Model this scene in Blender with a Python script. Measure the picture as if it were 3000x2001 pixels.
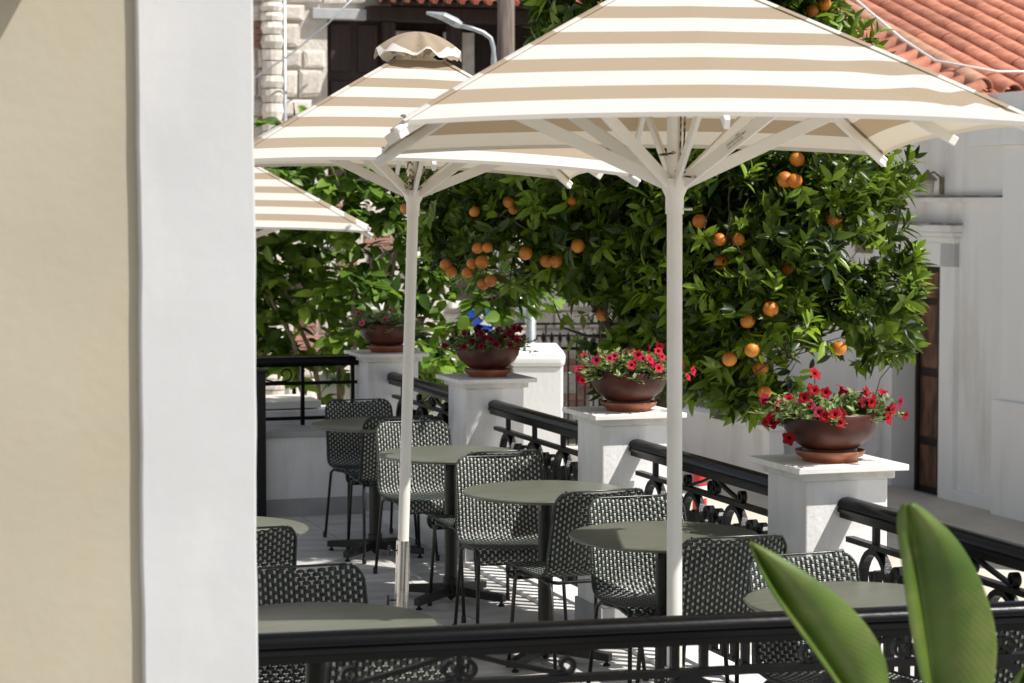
import bpy, math, random
import numpy as np
from mathutils import Vector, Matrix
R = math.radians
PI = math.pi
scn = bpy.context.scene
for o in list(bpy.data.objects):
    bpy.data.objects.remove(o)
col = scn.collection
rnd = random.Random(7)
rng = np.random.default_rng(7)

# ------------------------------------------------------------------ camera
F_PX = 6580.0            # focal length in photo pixels (photo 3000 x 2001)
HORIZON = 585.0
CAM_Z = 2.0
PITCH = math.atan((1000.5 - HORIZON) / F_PX)
cam_d = bpy.data.cameras.new('camera')
cam_d.sensor_width = 36.0
cam_d.lens = F_PX / 3000.0 * 36.0
cam_d.clip_start = 0.1
cam_d.clip_end = 2000
cam_d.dof.use_dof = True
cam_d.dof.focus_distance = 9.2
cam_d.dof.aperture_fstop = 5.8
cam = bpy.data.objects.new('camera', cam_d)
col.objects.link(cam)
cam.location = (0, 0, CAM_Z)
cam.rotation_euler = (R(90) - PITCH, 0, 0)
scn.camera = cam

def at(px, py, d):
    """photo pixel + distance along +Y -> world point"""
    u = (px - 1500.0) / F_PX
    v = (1000.5 - py) / F_PX
    dx, dy, dz = u, math.cos(PITCH) + v * math.sin(PITCH), -math.sin(PITCH) + v * math.cos(PITCH)
    k = d / dy
    return Vector((dx * k, d, CAM_Z + dz * k))

def on_z(px, py, z):
    a = at(px, py, 1.0)
    k = (z - CAM_Z) / (a.z - CAM_Z)
    return at(px, py, k)

# ------------------------------------------------------------------ light
SUN_AZ = math.atan2(0.929, -0.370)      # from +Y clockwise to +X
SUN_EL = R(54.5)
w = bpy.data.worlds.new('World')
scn.world = w
w.use_nodes = True
wn = w.node_tree
bg = wn.nodes['Background']
sky = wn.nodes.new('ShaderNodeTexSky')
sky.sky_type = 'NISHITA'
sky.sun_disc = False
sky.sun_elevation = SUN_EL
sky.sun_rotation = SUN_AZ
sky.dust_density = 1.5
hz = wn.nodes.new('ShaderNodeHueSaturation')      # summer haze: paler sky
hz.inputs['Saturation'].default_value = 0.55
wn.links.new(sky.outputs[0], hz.inputs['Color'])
wn.links.new(hz.outputs[0], bg.inputs[0])
bg.inputs[1].default_value = 0.082
sun_d = bpy.data.lights.new('sun', 'SUN')
sun_d.energy = 5.0
sun_d.angle = R(0.55)
sun_d.color = (1.0, 0.965, 0.92)
sun = bpy.data.objects.new('sun', sun_d)
col.objects.link(sun)
S = Vector((math.sin(SUN_AZ) * math.cos(SUN_EL), math.cos(SUN_AZ) * math.cos(SUN_EL), math.sin(SUN_EL)))
sun.rotation_euler = S.to_track_quat('Z', 'Y').to_euler()
vs = scn.view_settings
vs.view_transform = 'Standard'
vs.look = 'None'
vs.exposure = 0.34
vs.gamma = 1.0
scn.cycles.max_bounces = 8
scn.cycles.transparent_max_bounces = 8

# ------------------------------------------------------------------ materials
MATS = {}
def mat(name, c1, c2=None, scale=8.0, rough=0.6, bump=0.0, bscale=60.0, metal=0.0, spec=0.5,
        rand=0.0, transl=0.0, tcol=None, detail=4.0, stretch=None, coords='Object', coat=0.0, lo=0.35, hi=0.65, stain=None):
    if name in MATS:
        return MATS[name]
    m = bpy.data.materials.new(name)
    m.use_nodes = True
    nt = m.node_tree
    L = nt.links.new
    b = nt.nodes['Principled BSDF']
    b.inputs['Roughness'].default_value = rough
    b.inputs['Metallic'].default_value = metal
    b.inputs['Specular IOR Level'].default_value = spec
    b.inputs['Coat Weight'].default_value = coat
    tc = nt.nodes.new('ShaderNodeTexCoord')
    src = tc.outputs[coords]
    if stretch:
        mp = nt.nodes.new('ShaderNodeMapping')
        mp.inputs['Scale'].default_value = stretch
        L(src, mp.inputs[0])
        src = mp.outputs[0]
    out = None
    if c2 is not None:
        n = nt.nodes.new('ShaderNodeTexNoise')
        n.inputs['Scale'].default_value = scale
        n.inputs['Detail'].default_value = detail
        L(src, n.inputs['Vector'])
        cr = nt.nodes.new('ShaderNodeMapRange')
        cr.inputs[1].default_value = lo
        cr.inputs[2].default_value = hi
        L(n.outputs['Fac'], cr.inputs[0])
        mx = nt.nodes.new('ShaderNodeMix')
        mx.data_type = 'RGBA'
        mx.inputs[6].default_value = (*c1, 1)
        mx.inputs[7].default_value = (*c2, 1)
        L(cr.outputs[0], mx.inputs[0])
        out = mx.outputs[2]
    else:
        rgb = nt.nodes.new('ShaderNodeRGB')
        rgb.outputs[0].default_value = (*c1, 1)
        out = rgb.outputs[0]
    if stain:
        sm = nt.nodes.new('ShaderNodeMapping')
        sm.inputs['Scale'].default_value = stain[2]
        L(tc.outputs[coords], sm.inputs[0])
        sn_ = nt.nodes.new('ShaderNodeTexNoise')
        sn_.inputs['Scale'].default_value = 1.0
        sn_.inputs['Detail'].default_value = 7
        sn_.inputs['Roughness'].default_value = 0.65
        L(sm.outputs[0], sn_.inputs['Vector'])
        sr = nt.nodes.new('ShaderNodeMapRange')
        sr.inputs[1].default_value = 0.50
        sr.inputs[2].default_value = 0.74
        sr.inputs[4].default_value = stain[1]
        L(sn_.outputs['Fac'], sr.inputs[0])
        sx_ = nt.nodes.new('ShaderNodeMix')
        sx_.data_type = 'RGBA'
        L(sr.outputs[0], sx_.inputs[0])
        L(out, sx_.inputs[6])
        sx_.inputs[7].default_value = (*stain[0], 1)
        out = sx_.outputs[2]
    if rand:
        oi = nt.nodes.new('ShaderNodeObjectInfo')
        mr = nt.nodes.new('ShaderNodeMapRange')
        mr.inputs[3].default_value = 1 - rand
        mr.inputs[4].default_value = 1 + rand
        L(oi.outputs['Random'], mr.inputs[0])
        hs = nt.nodes.new('ShaderNodeHueSaturation')
        L(mr.outputs[0], hs.inputs['Value'])
        L(out, hs.inputs['Color'])
        out = hs.outputs[0]
    L(out, b.inputs['Base Color'])
    if bump:
        n2 = nt.nodes.new('ShaderNodeTexNoise')
        n2.inputs['Scale'].default_value = bscale
        n2.inputs['Detail'].default_value = 5
        L(src, n2.inputs['Vector'])
        bp = nt.nodes.new('ShaderNodeBump')
        bp.inputs['Strength'].default_value = bump
        bp.inputs['Distance'].default_value = 0.01
        L(n2.outputs['Fac'], bp.inputs['Height'])
        L(bp.outputs[0], b.inputs['Normal'])
    if transl:
        tr = nt.nodes.new('ShaderNodeBsdfTranslucent')
        if tcol:
            tr.inputs[0].default_value = (*tcol, 1)
        else:
            L(out, tr.inputs[0])
        ms = nt.nodes.new('ShaderNodeMixShader')
        ms.inputs[0].default_value = transl
        L(b.outputs[0], ms.inputs[1])
        L(tr.outputs[0], ms.inputs[2])
        L(ms.outputs[0], nt.nodes['Material Output'].inputs[0])
    MATS[name] = m
    return m

def canopy_mat(name, pitch, tan_frac, a, hem, cap=False):
    """striped fabric: bands run parallel to each side of the square"""
    m = bpy.data.materials.new(name)
    m.use_nodes = True
    nt = m.node_tree
    L = nt.links.new
    def math_n(op, x, y=None):
        n = nt.nodes.new('ShaderNodeMath')
        n.operation = op
        for i, q in enumerate((x, y)):
            if q is None:
                continue
            if isinstance(q, (int, float)):
                n.inputs[i].default_value = q
            else:
                L(q, n.inputs[i])
        return n.outputs[0]
    b = nt.nodes['Principled BSDF']
    b.inputs['Roughness'].default_value = 0.85
    b.inputs['Specular IOR Level'].default_value = 0.15
    uv = nt.nodes.new('ShaderNodeUVMap')
    uv.uv_map = 'band'
    sp = nt.nodes.new('ShaderNodeSeparateXYZ')
    L(uv.outputs[0], sp.inputs[0])
    q = sp.outputs['X']                      # metres from the centre, perpendicular to the side
    if cap:
        tan = math_n('LESS_THAN', q, a - hem)
    else:
        k = math_n('SUBTRACT', a - hem, q)
        k = math_n('DIVIDE', k, pitch)
        fr = math_n('FRACT', math_n('ADD', k, 10.0))
        tan = math_n('LESS_THAN', fr, tan_frac)
        tan = math_n('MULTIPLY', tan, math_n('LESS_THAN', q, a - hem))
    tc = nt.nodes.new('ShaderNodeTexCoord')
    nz = nt.nodes.new('ShaderNodeTexNoise')
    nz.inputs['Scale'].default_value = 220
    nz.inputs['Detail'].default_value = 3
    mp = nt.nodes.new('ShaderNodeMapping')
    mp.inputs['Scale'].default_value = (0.35, 1.6, 1)
    L(tc.outputs['UV'], mp.inputs[0])
    L(mp.outputs[0], nz.inputs['Vector'])
    n2 = nt.nodes.new('ShaderNodeTexNoise')
    n2.inputs['Scale'].default_value = 2.2
    n2.inputs['Detail'].default_value = 5
    L(tc.outputs['Object'], n2.inputs['Vector'])
    # dark tan <-> light tan by thread noise
    t = nt.nodes.new('ShaderNodeMix')
    t.data_type = 'RGBA'
    t.inputs[6].default_value = (0.345, 0.275, 0.198, 1)
    t.inputs[7].default_value = (0.415, 0.340, 0.252, 1)
    L(nz.outputs['Fac'], t.inputs[0])
    wm = nt.nodes.new('ShaderNodeMix')
    wm.data_type = 'RGBA'
    wm.inputs[6].default_value = (0.60, 0.585, 0.545, 1)
    wm.inputs[7].default_value = (0.67, 0.66, 0.63, 1)
    L(n2.outputs['Fac'], wm.inputs[0])
    mx = nt.nodes.new('ShaderNodeMix')
    mx.data_type = 'RGBA'
    L(tan, mx.inputs[0])
    L(wm.outputs[2], mx.inputs[6])
    L(t.outputs[2], mx.inputs[7])
    # sparse specks of dirt
    vo = nt.nodes.new('ShaderNodeTexVoronoi')
    vo.inputs['Scale'].default_value = 9.0
    L(tc.outputs['Object'], vo.inputs['Vector'])
    sepc = nt.nodes.new('ShaderNodeSeparateColor')
    L(vo.outputs['Color'], sepc.inputs[0])
    spot = math_n('MULTIPLY', math_n('LESS_THAN', vo.outputs['Distance'], 0.045), math_n('GREATER_THAN', sepc.outputs[0], 0.88))
    mx2 = nt.nodes.new('ShaderNodeMix')
    mx2.data_type = 'RGBA'
    L(math_n('MULTIPLY', spot, 0.6), mx2.inputs[0])
    L(mx.outputs[2], mx2.inputs[6])
    mx2.inputs[7].default_value = (0.16, 0.10, 0.07, 1)
    L(mx2.outputs[2], b.inputs['Base Color'])
    bp = nt.nodes.new('ShaderNodeBump')
    bp.inputs['Strength'].default_value = 0.15
    bp.inputs['Distance'].default_value = 0.003
    L(nz.outputs['Fac'], bp.inputs['Height'])
    L(bp.outputs[0], b.inputs['Normal'])
    tr = nt.nodes.new('ShaderNodeBsdfTranslucent')
    wt = nt.nodes.new('ShaderNodeMix')
    wt.data_type = 'RGBA'
    wt.blend_type = 'MULTIPLY'
    wt.inputs[0].default_value = 1.0
    L(mx2.outputs[2], wt.inputs[6])
    wt.inputs[7].default_value = (1.0, 0.86, 0.62, 1)
    L(wt.outputs[2], tr.inputs[0])
    ms = nt.nodes.new('ShaderNodeMixShader')
    ms.inputs[0].default_value = 0.26
    L(b.outputs[0], ms.inputs[1])
    L(tr.outputs[0], ms.inputs[2])
    L(ms.outputs[0], nt.nodes['Material Output'].inputs[0])
    return m

WHITE = mat('white_render', (0.80, 0.80, 0.79), (0.85, 0.85, 0.84), 5, 0.8, 0.25, 45, spec=0.2, stain=((0.58, 0.55, 0.48), 0.5, (9, 9, 1.6)))
WHITE_OLD = mat('white_house_render', (0.82, 0.815, 0.80), (0.87, 0.87, 0.86), 1.3, 0.85, 0.2, 30, spec=0.2, stretch=(1, 1, 0.5), stain=((0.55, 0.51, 0.44), 0.6, (2.2, 2.2, 0.5)))
MARBLE = mat('pale_marble', (0.74, 0.72, 0.68), (0.86, 0.85, 0.82), 3.0, 0.45, 0.05, 80, stretch=(1, 6, 1))
MOULD = mat('weathered_marble', (0.42, 0.40, 0.35), (0.72, 0.71, 0.68), 9.0, 0.7, 0.1, 60, lo=0.25, hi=0.5)
IRON = mat('black_iron', (0.003, 0.003, 0.0034), (0.005, 0.005, 0.0055), 30, 0.34, 0.12, 90, spec=0.18)
HANDRAIL = mat('black_handrail', (0.002, 0.002, 0.0023), (0.004, 0.004, 0.0045), 12, 0.24, 0.05, 120, spec=0.15, stretch=(1, 0.2, 1))
FRAME = mat('olive_metal', (0.018, 0.0185, 0.0145), (0.026, 0.0265, 0.021), 40, 0.42, spec=0.35)
TABLE = mat('grey_green_laminate', (0.112, 0.117, 0.090), (0.138, 0.143, 0.112), 5, 0.33, 0.02, 200, stretch=(1, 5, 1))
STRAND = mat('green_wicker', (0.012, 0.020, 0.017), (0.030, 0.043, 0.037), 25, 0.28, spec=0.5)
STRAND_LIGHT = mat('cream_wicker', (0.58, 0.56, 0.48), (0.68, 0.655, 0.57), 40, 0.4)
PARASOL_METAL = mat('cream_painted_metal', (0.72, 0.70, 0.64), (0.78, 0.765, 0.71), 4, 0.38, 0.02, 60)
STEEL = mat('stained_chrome', (0.62, 0.60, 0.57), (0.42, 0.36, 0.30), 22, 0.22, metal=1.0, lo=0.55, hi=0.75)
TERRACOTTA = mat('terracotta', (0.235, 0.072, 0.034), (0.36, 0.125, 0.06), 9, 0.5, 0.12, 70)
TERRA_DARK = mat('glazed_terracotta', (0.042, 0.010, 0.007), (0.115, 0.032, 0.017), 7, 0.42, 0.08, 60, spec=0.35, lo=0.4, hi=0.75)
SOIL = mat('soil', (0.03, 0.02, 0.014), (0.06, 0.042, 0.03), 40, 0.95, 0.5, 90)
CREAM_WALL = mat('cream_wall', (0.36, 0.322, 0.245), (0.392, 0.354, 0.272), 2.0, 0.8, 0.13, 30, spec=0.2, stain=((0.40, 0.345, 0.24), 0.55, (2.2, 2.2, 1.3)))
PILASTER = mat('white_plaster', (0.465, 0.468, 0.47), (0.50, 0.502, 0.505), 2.0, 0.75, 0.09, 26, spec=0.25, stain=((0.60, 0.59, 0.56), 0.6, (2.5, 2.5, 0.9)))
BARK = mat('bark', (0.045, 0.034, 0.025), (0.10, 0.08, 0.06), 14, 0.9, 0.5, 40, stretch=(1, 1, 0.3))
TWIG = mat('twig', (0.16, 0.13, 0.085), (0.24, 0.20, 0.13), 14, 0.85)
def age_light_leaf_mat(name, mature_shaded, young_lit, t_mat, t_young, transl, rough=0.36, spec=0.3):  # bright young and dark mature tones, pushed apart to imitate sun and shade
    m = bpy.data.materials.new(name)
    m.use_nodes = True
    nt = m.node_tree
    L = nt.links.new
    b = nt.nodes['Principled BSDF']
    b.inputs['Roughness'].default_value = rough
    b.inputs['Specular IOR Level'].default_value = spec
    at_ = nt.nodes.new('ShaderNodeAttribute')
    at_.attribute_name = 'age_light'
    oi = nt.nodes.new('ShaderNodeObjectInfo')
    outs = []
    for ca, cb in ((mature_shaded, young_lit), (t_mat, t_young)):
        mx = nt.nodes.new('ShaderNodeMix')
        mx.data_type = 'RGBA'
        mx.inputs[6].default_value = (*ca, 1)
        mx.inputs[7].default_value = (*cb, 1)
        L(at_.outputs['Fac'], mx.inputs[0])
        outs.append(mx.outputs[2])
    L(outs[0], b.inputs['Base Color'])
    tr = nt.nodes.new('ShaderNodeBsdfTranslucent')
    L(outs[1], tr.inputs[0])
    ms = nt.nodes.new('ShaderNodeMixShader')
    ms.inputs[0].default_value = transl
    L(b.outputs[0], ms.inputs[1])
    L(tr.outputs[0], ms.inputs[2])
    L(ms.outputs[0], nt.nodes['Material Output'].inputs[0])
    return m
LEAF_C = age_light_leaf_mat('citrus_leaf', (0.010, 0.026, 0.004), (0.175, 0.275, 0.022), (0.06, 0.12, 0.01), (0.34, 0.50, 0.03), 0.17)
LEAF_S = age_light_leaf_mat('shrub_leaf', (0.020, 0.055, 0.007), (0.180, 0.300, 0.040), (0.12, 0.24, 0.02), (0.36, 0.55, 0.06), 0.32, 0.42, 0.3)
LEAF_P = mat('petunia_leaf', (0.10, 0.16, 0.035), (0.28, 0.35, 0.12), 30, 0.5, transl=0.25)
ORANGE = mat('orange_peel', (0.46, 0.120, 0.008), (0.60, 0.225, 0.02), 9, 0.42, 0.25, 160, rand=0.14)
STONE = mat('pale_stone', (0.60, 0.54, 0.46), (0.78, 0.73, 0.66), 7, 0.9, 0.7, 22, rand=0.16)
BRICK = mat('old_brick', (0.34, 0.165, 0.12), (0.48, 0.27, 0.20), 12, 0.9, 0.5, 30, rand=0.2)
MORTAR = mat('mortar', (0.56, 0.51, 0.44), (0.68, 0.63, 0.56), 9, 0.95, 0.8, 30)
TILE = mat('roof_tile', (0.37, 0.130, 0.078), (0.51, 0.215, 0.135), 9, 0.8, 0.3, 40, rand=0.22)
TILE_OLD = mat('ridge_tile', (0.38, 0.19, 0.12), (0.50, 0.28, 0.18), 9, 0.85, 0.4, 40, rand=0.15)
DOORWOOD = mat('peeling_door', (0.035, 0.017, 0.011), (0.20, 0.085, 0.04), 7, 0.6, 0.3, 30, stretch=(1, 1, 0.35), lo=0.4, hi=0.6)
DARKWOOD = mat('dark_wood', (0.022, 0.012, 0.009), (0.042, 0.022, 0.016), 10, 0.7, 0.2, 40, stretch=(3, 3, 0.3))
TIMBER = mat('weathered_timber', (0.10, 0.075, 0.06), (0.19, 0.15, 0.125), 10, 0.9, 0.4, 40, stretch=(4, 4, 0.3))
STREET = mat('street_stone', (0.42, 0.40, 0.36), (0.54, 0.51, 0.47), 1.4, 0.9, 0.4, 20)
PAVE = mat('pavement_stone', (0.50, 0.46, 0.38), (0.60, 0.55, 0.47), 2.0, 0.85, 0.2, 25)
FLOOR = mat('floor_marble', (0.47, 0.45, 0.42), (0.64, 0.62, 0.58), 2.2, 0.5, 0.06, 40, rand=0.06, stretch=(1, 4, 1))
GROUT = mat('grout', (0.30, 0.28, 0.25), None, rough=0.95)
SKIRT = mat('grey_marble', (0.33, 0.335, 0.33), (0.48, 0.485, 0.48), 3.5, 0.5, 0.03, 50)
GALV = mat('galvanised_steel', (0.40, 0.42, 0.44), (0.50, 0.52, 0.54), 20, 0.45, metal=0.6)
BLUE = mat('sign_blue', (0.015, 0.09, 0.55), None, rough=0.4)
SIGNWHITE = mat('sign_white', (0.80, 0.80, 0.80), None, rough=0.4)
REDP = mat('bollard_red', (0.62, 0.03, 0.025), None, rough=0.45)
BLACKP = mat('black_panel', (0.008, 0.008, 0.009), None, rough=0.4)
ROPE = mat('spotted_rope', (0.03, 0.02, 0.014), (0.42, 0.34, 0.22), 60, 0.9, lo=0.45, hi=0.55)
STONEGREY = mat('grey_concrete', (0.36, 0.365, 0.37), (0.44, 0.445, 0.45), 5, 0.85, 0.1, 40)
LAMPGLASS = mat('frosted_lamp_glass', (0.55, 0.52, 0.43), None, rough=0.35)
BRONZE = mat('aged_bronze', (0.17, 0.135, 0.085), (0.26, 0.21, 0.14), 20, 0.6)
CLOTHW = mat('white_webbing', (0.76, 0.74, 0.69), None, rough=0.85)
PRINT = mat('ochre_print', (0.35, 0.22, 0.07), None, rough=0.6)
PRINTG = mat('green_print', (0.16, 0.19, 0.08), None, rough=0.6)

def flower_mat(name, c, edge):
    m = bpy.data.materials.new(name)
    m.use_nodes = True
    nt = m.node_tree
    L = nt.links.new
    b = nt.nodes['Principled BSDF']
    b.inputs['Roughness'].default_value = 0.65
    b.inputs['Specular IOR Level'].default_value = 0.2
    tc = nt.nodes.new('ShaderNodeTexCoord')
    ln = nt.nodes.new('ShaderNodeVectorMath')
    ln.operation = 'LENGTH'
    mp = nt.nodes.new('ShaderNodeMapping')
    mp.inputs['Scale'].default_value = (1, 1, 0)
    L(tc.outputs['Object'], mp.inputs[0])
    L(mp.outputs[0], ln.inputs[0])
    cr = nt.nodes.new('ShaderNodeValToRGB')
    e = cr.color_ramp.elements
    e[0].position = 0.16
    e[0].color = (c[0] * 0.06, 0.002, 0.004, 1)
    e[1].position = 0.36
    e[1].color = (*c, 1)
    x = e.new(1.0)
    x.color = (*edge, 1)
    mul = nt.nodes.new('ShaderNodeMath')
    mul.operation = 'MULTIPLY'
    mul.inputs[1].default_value = 1 / 0.026
    L(ln.outputs['Value'], mul.inputs[0])
    L(mul.outputs[0], cr.inputs[0])
    L(cr.outputs[0], b.inputs['Base Color'])
    tr = nt.nodes.new('ShaderNodeBsdfTranslucent')
    L(cr.outputs[0], tr.inputs[0])
    ms = nt.nodes.new('ShaderNodeMixShader')
    ms.inputs[0].default_value = 0.25
    L(b.outputs[0], ms.inputs[1])
    L(tr.outputs[0], ms.inputs[2])
    L(ms.outputs[0], nt.nodes['Material Output'].inputs[0])
    return m

# ------------------------------------------------------------------ helpers
def tag(o, label=None, cat=None, group=None, kind=None):
    if label: o['label'] = label
    if cat: o['category'] = cat
    if group: o['group'] = group
    if kind: o['kind'] = kind
    return o

def empty(name, loc=(0, 0, 0), rz=0.0, label=None, cat=None, group=None):
    o = bpy.data.objects.new(name, None)
    o.empty_display_size = 0.1
    col.objects.link(o)
    o.location = loc
    o.rotation_euler = (0, 0, rz)
    return tag(o, label, cat, group)

def link_mesh(name, me, m, parent=None, loc=(0, 0, 0), rot=(0, 0, 0), scale=(1, 1, 1)):
    o = bpy.data.objects.new(name, me)
    col.objects.link(o)
    if m is not None and len(me.materials) == 0:
        me.materials.append(m)
    o.parent = parent
    o.location = loc
    o.rotation_euler = rot
    o.scale = scale
    return o

class MB:
    def __init__(self):
        self.v = []
        self.f = []
    def add(self, vs_, fs_):
        n = len(self.v)
        self.v += [tuple(p) for p in vs_]
        self.f += [tuple(i + n for i in f) for f in fs_]
        return self
    def box(self, c, s, rz=0.0, taper=1.0):
        x, y, z = [q / 2 for q in s]
        pts = []
        for dz in (-1, 1):
            k = taper if dz > 0 else 1.0
            for dx, dy in ((-1, -1), (1, -1), (1, 1), (-1, 1)):
                X, Y = dx * x * k, dy * y * k
                pts.append((c[0] + X * math.cos(rz) - Y * math.sin(rz), c[1] + X * math.sin(rz) + Y * math.cos(rz), c[2] + dz * z))
        return self.add(pts, [(0, 3, 2, 1), (4, 5, 6, 7), (0, 1, 5, 4), (1, 2, 6, 5), (2, 3, 7, 6), (3, 0, 4, 7)])
    def sweep(self, pts, sec, up=(0, 0, 1), closed=False, caps=True, scales=None):
        """sweep a 2-D section (side, up) along a polyline"""
        pts = [Vector(p) for p in pts]
        up = Vector(up)
        n = len(pts)
        m = len(sec)
        vs_ = []
        prev = None
        for i, p in enumerate(pts):
            if closed:
                t = (pts[(i + 1) % n] - pts[i - 1])
            else:
                t = pts[min(i + 1, n - 1)] - pts[max(i - 1, 0)]
            t.normalize()
            s = t.cross(up)
            if s.length < 1e-4:
                s = prev if prev is not None else t.cross(Vector((1, 0, 0)))
            s.normalize()
            if prev is not None and s.dot(prev) < -0.2:
                s = -s
            prev = s
            nrm = s.cross(t)
            k = scales[i] if scales is not None else 1.0
            for a, b in sec:
                vs_.append(p + s * a * k + nrm * b * k)
        fs_ = []
        for i in range(n if closed else n - 1):
            j = (i + 1) % n
            for q in range(m):
                r = (q + 1) % m
                fs_.append((i * m + q, i * m + r, j * m + r, j * m + q))
        if caps and not closed:
            fs_.append(tuple(range(m))[::-1])
            fs_.append(tuple((n - 1) * m + q for q in range(m)))
        return self.add(vs_, fs_)
    def tube(self, pts, r, n=8, radii=None, closed=False, up=(0.013, 0.031, 1)):
        sec = [(math.cos(2 * PI * i / n) * r, math.sin(2 * PI * i / n) * r) for i in range(n)]
        return self.sweep(pts, sec, up=up, closed=closed, scales=radii)
    def bar(self, pts, w_, t_, up=(0, 0, 1)):
        return self.sweep(pts, [(-w_ / 2, -t_ / 2), (w_ / 2, -t_ / 2), (w_ / 2, t_ / 2), (-w_ / 2, t_ / 2)], up=up)
    def lathe(self, prof, n=32, c=(0, 0, 0)):
        m = len(prof)
        vs_ = []
        for i in range(n):
            a = 2 * PI * i / n
            for r, z in prof:
                vs_.append((c[0] + r * math.cos(a), c[1] + r * math.sin(a), c[2] + z))
        fs_ = []
        for i in range(n):
            j = (i + 1) % n
            for q in range(m - 1):
                fs_.append((i * m + q, j * m + q, j * m + q + 1, i * m + q + 1))
        return self.add(vs_, fs_)
    def prism(self, poly, lo, hi, axis='x'):
        """extrude a polygon along an axis; poly in the two other coords in order"""
        n = len(poly)
        vs_ = []
        for h in (lo, hi):
            for a, b in poly:
                vs_.append({'x': (h, a, b), 'y': (a, h, b), 'z': (a, b, h)}[axis])
        fs_ = [tuple(range(n))[::-1], tuple(range(n, 2 * n))]
        for i in range(n):
            j = (i + 1) % n
            fs_.append((i, j, n + j, n + i))
        return self.add(vs_, fs_)
    def mesh(self, name):
        me = bpy.data.meshes.new(name)
        me.from_pydata(self.v, [], self.f)
        me.validate()
        import bmesh
        bm = bmesh.new()
        bm.from_mesh(me)
        bmesh.ops.recalc_face_normals(bm, faces=bm.faces)
        bm.to_mesh(me)
        bm.free()
        return me
    def build(self, name, m, parent=None, smooth=False, bevel=0.0, seg=2, loc=(0, 0, 0), rot=(0, 0, 0)):
        me = self.mesh(name)
        if smooth:
            me.polygons.foreach_set('use_smooth', [True] * len(me.polygons))
            if smooth == 'auto':
                me.set_sharp_from_angle(angle=R(38))
        o = link_mesh(name, me, m, parent, loc, rot)
        if bevel:
            b = o.modifiers.new('bevel', 'BEVEL')
            b.width = bevel
            b.segments = seg
            b.limit_method = 'ANGLE'
            b.angle_limit = R(40)
        return o

def copy_tree(o, parent=None):
    c = o.copy()
    col.objects.link(c)
    c.parent = parent
    for ch in list(o.children):
        copy_tree(ch, c)
    return c

def np_mesh(name, V, Fq, smooth=True, mat_idx=None):
    me = bpy.data.meshes.new(name)
    V = np.asarray(V, dtype=np.float32)
    Fq = np.asarray(Fq, dtype=np.int32)
    k = Fq.shape[1]
    me.vertices.add(len(V))
    me.vertices.foreach_set('co', V.ravel())
    me.loops.add(Fq.size)
    me.loops.foreach_set('vertex_index', Fq.ravel())
    me.polygons.add(len(Fq))
    me.polygons.foreach_set('loop_start', np.arange(0, Fq.size, k, dtype=np.int32))
    if smooth:
        me.polygons.foreach_set('use_smooth', np.ones(len(Fq), dtype=bool))
    if mat_idx is not None:
        me.polygons.foreach_set('material_index', np.asarray(mat_idx, dtype=np.int32))
    me.update()
    me.validate()
    return me

# ------------------------------------------------------------------ terrace frame
TH = R(18.3)
P_ = Vector((math.cos(TH), math.sin(TH), 0))       # outwards, across the terrace edge
E_ = Vector((-math.sin(TH), math.cos(TH), 0))      # along the terrace edge, away
CAP = 0.45
def corner(k):
    return Vector((0.977 * (1.067 - 0.681 * k), 6580 * 0.977 * (0.001263 + 0.000313 * k), 0))
O_D = corner(0) + (P_ + E_) * CAP / 2              # centre of the pillar with the large red bowl
STEP = (corner(1) - corner(0)).length
def fr(a, b, z=0.0):
    return O_D + P_ * a + E_ * b + Vector((0, 0, z))

STREET_Z = -0.85
# ---- street
me = MB().box((0, 60, STREET_Z - 0.25), (400, 400, 0.5)).mesh('street')
street = tag(link_mesh('street', me, STREET), kind='structure')

# ---- terrace slab with real marble floor tiles
ter = empty('terrace_floor', fr(0, 0), TH)
tag(ter, kind='structure')
MB().box((-4.85, 0.3, -0.45), (10.2, 13.4, 0.86)).build('slab', GROUT, ter)
tile_me = MB().box((0, 0, 0), (0.594, 0.394, 0.03)).mesh('floor_tile')
ia = 0
for i in range(15):
    for j in range(-14, 17):
        a = -0.0 - 0.3 - i * 0.6
        b = j * 0.4 + (0.2 if i % 2 else 0.0)
        if -6.3 < b < 6.85 and a > -9:
            t = link_mesh('floor_tile', tile_me, FLOOR, ter, (a, b, -0.0155 + rnd.uniform(-0.0006, 0.0006)))
            ia += 1
# white kerb / coping the columns and railings stand on
kerb = MB().box((0.0, 0.6, 0.0), (0.36, 13.6, 0.10)).build('kerb', MARBLE, None, bevel=0.008, loc=fr(0, 0, -0.03), rot=(0, 0, TH))
tag(kerb, kind='structure')
pv = MB().box((0.22, 0.6, -0.42), (0.12, 13.8, 0.86)).build('retaining_wall', WHITE_OLD, None, loc=fr(0, 0), rot=(0, 0, TH))
tag(pv, 'white retaining wall under the terrace edge beside the street', 'wall')

# ------------------------------------------------------------------ house across the street (right)
HS = Vector((4.3, 19.5, STREET_Z))
house = empty('white_house', HS, TH, 'low white house with terracotta tile roof and old brown door', 'house')
def hbox(x0, x1, y0, y1, z0, z1):
    return MB().box(((x0 + x1) / 2, (y0 + y1) / 2, (z0 + z1) / 2), (x1 - x0, y1 - y0, z1 - z0))
EAVE = 3.78
SL = 0.335
D0, D1, DT = 1.095, 1.996, 2.235
APEX_T = 5.6
top = lambda t: EAVE if t <= 0.65 else EAVE + SL * (t - 0.65)
wl = MB()
wl.prism([(-4.0, 0), (D0, 0), (D0, DT), (D1, DT), (D1, 0), (10.5, 0), (10.5, top(APEX_T) - 0.335 * 4.9), (APEX_T, top(APEX_T)), (0.65, EAVE), (-4.0, EAVE)], 0.0, 0.35, 'x')
wall = wl.build('facade', WHITE_OLD, house)
MB().box((2.6, 3.25, 1.7), (4.5, 14.4, 3.4)).build('house_body', WHITE_OLD, house)
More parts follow.
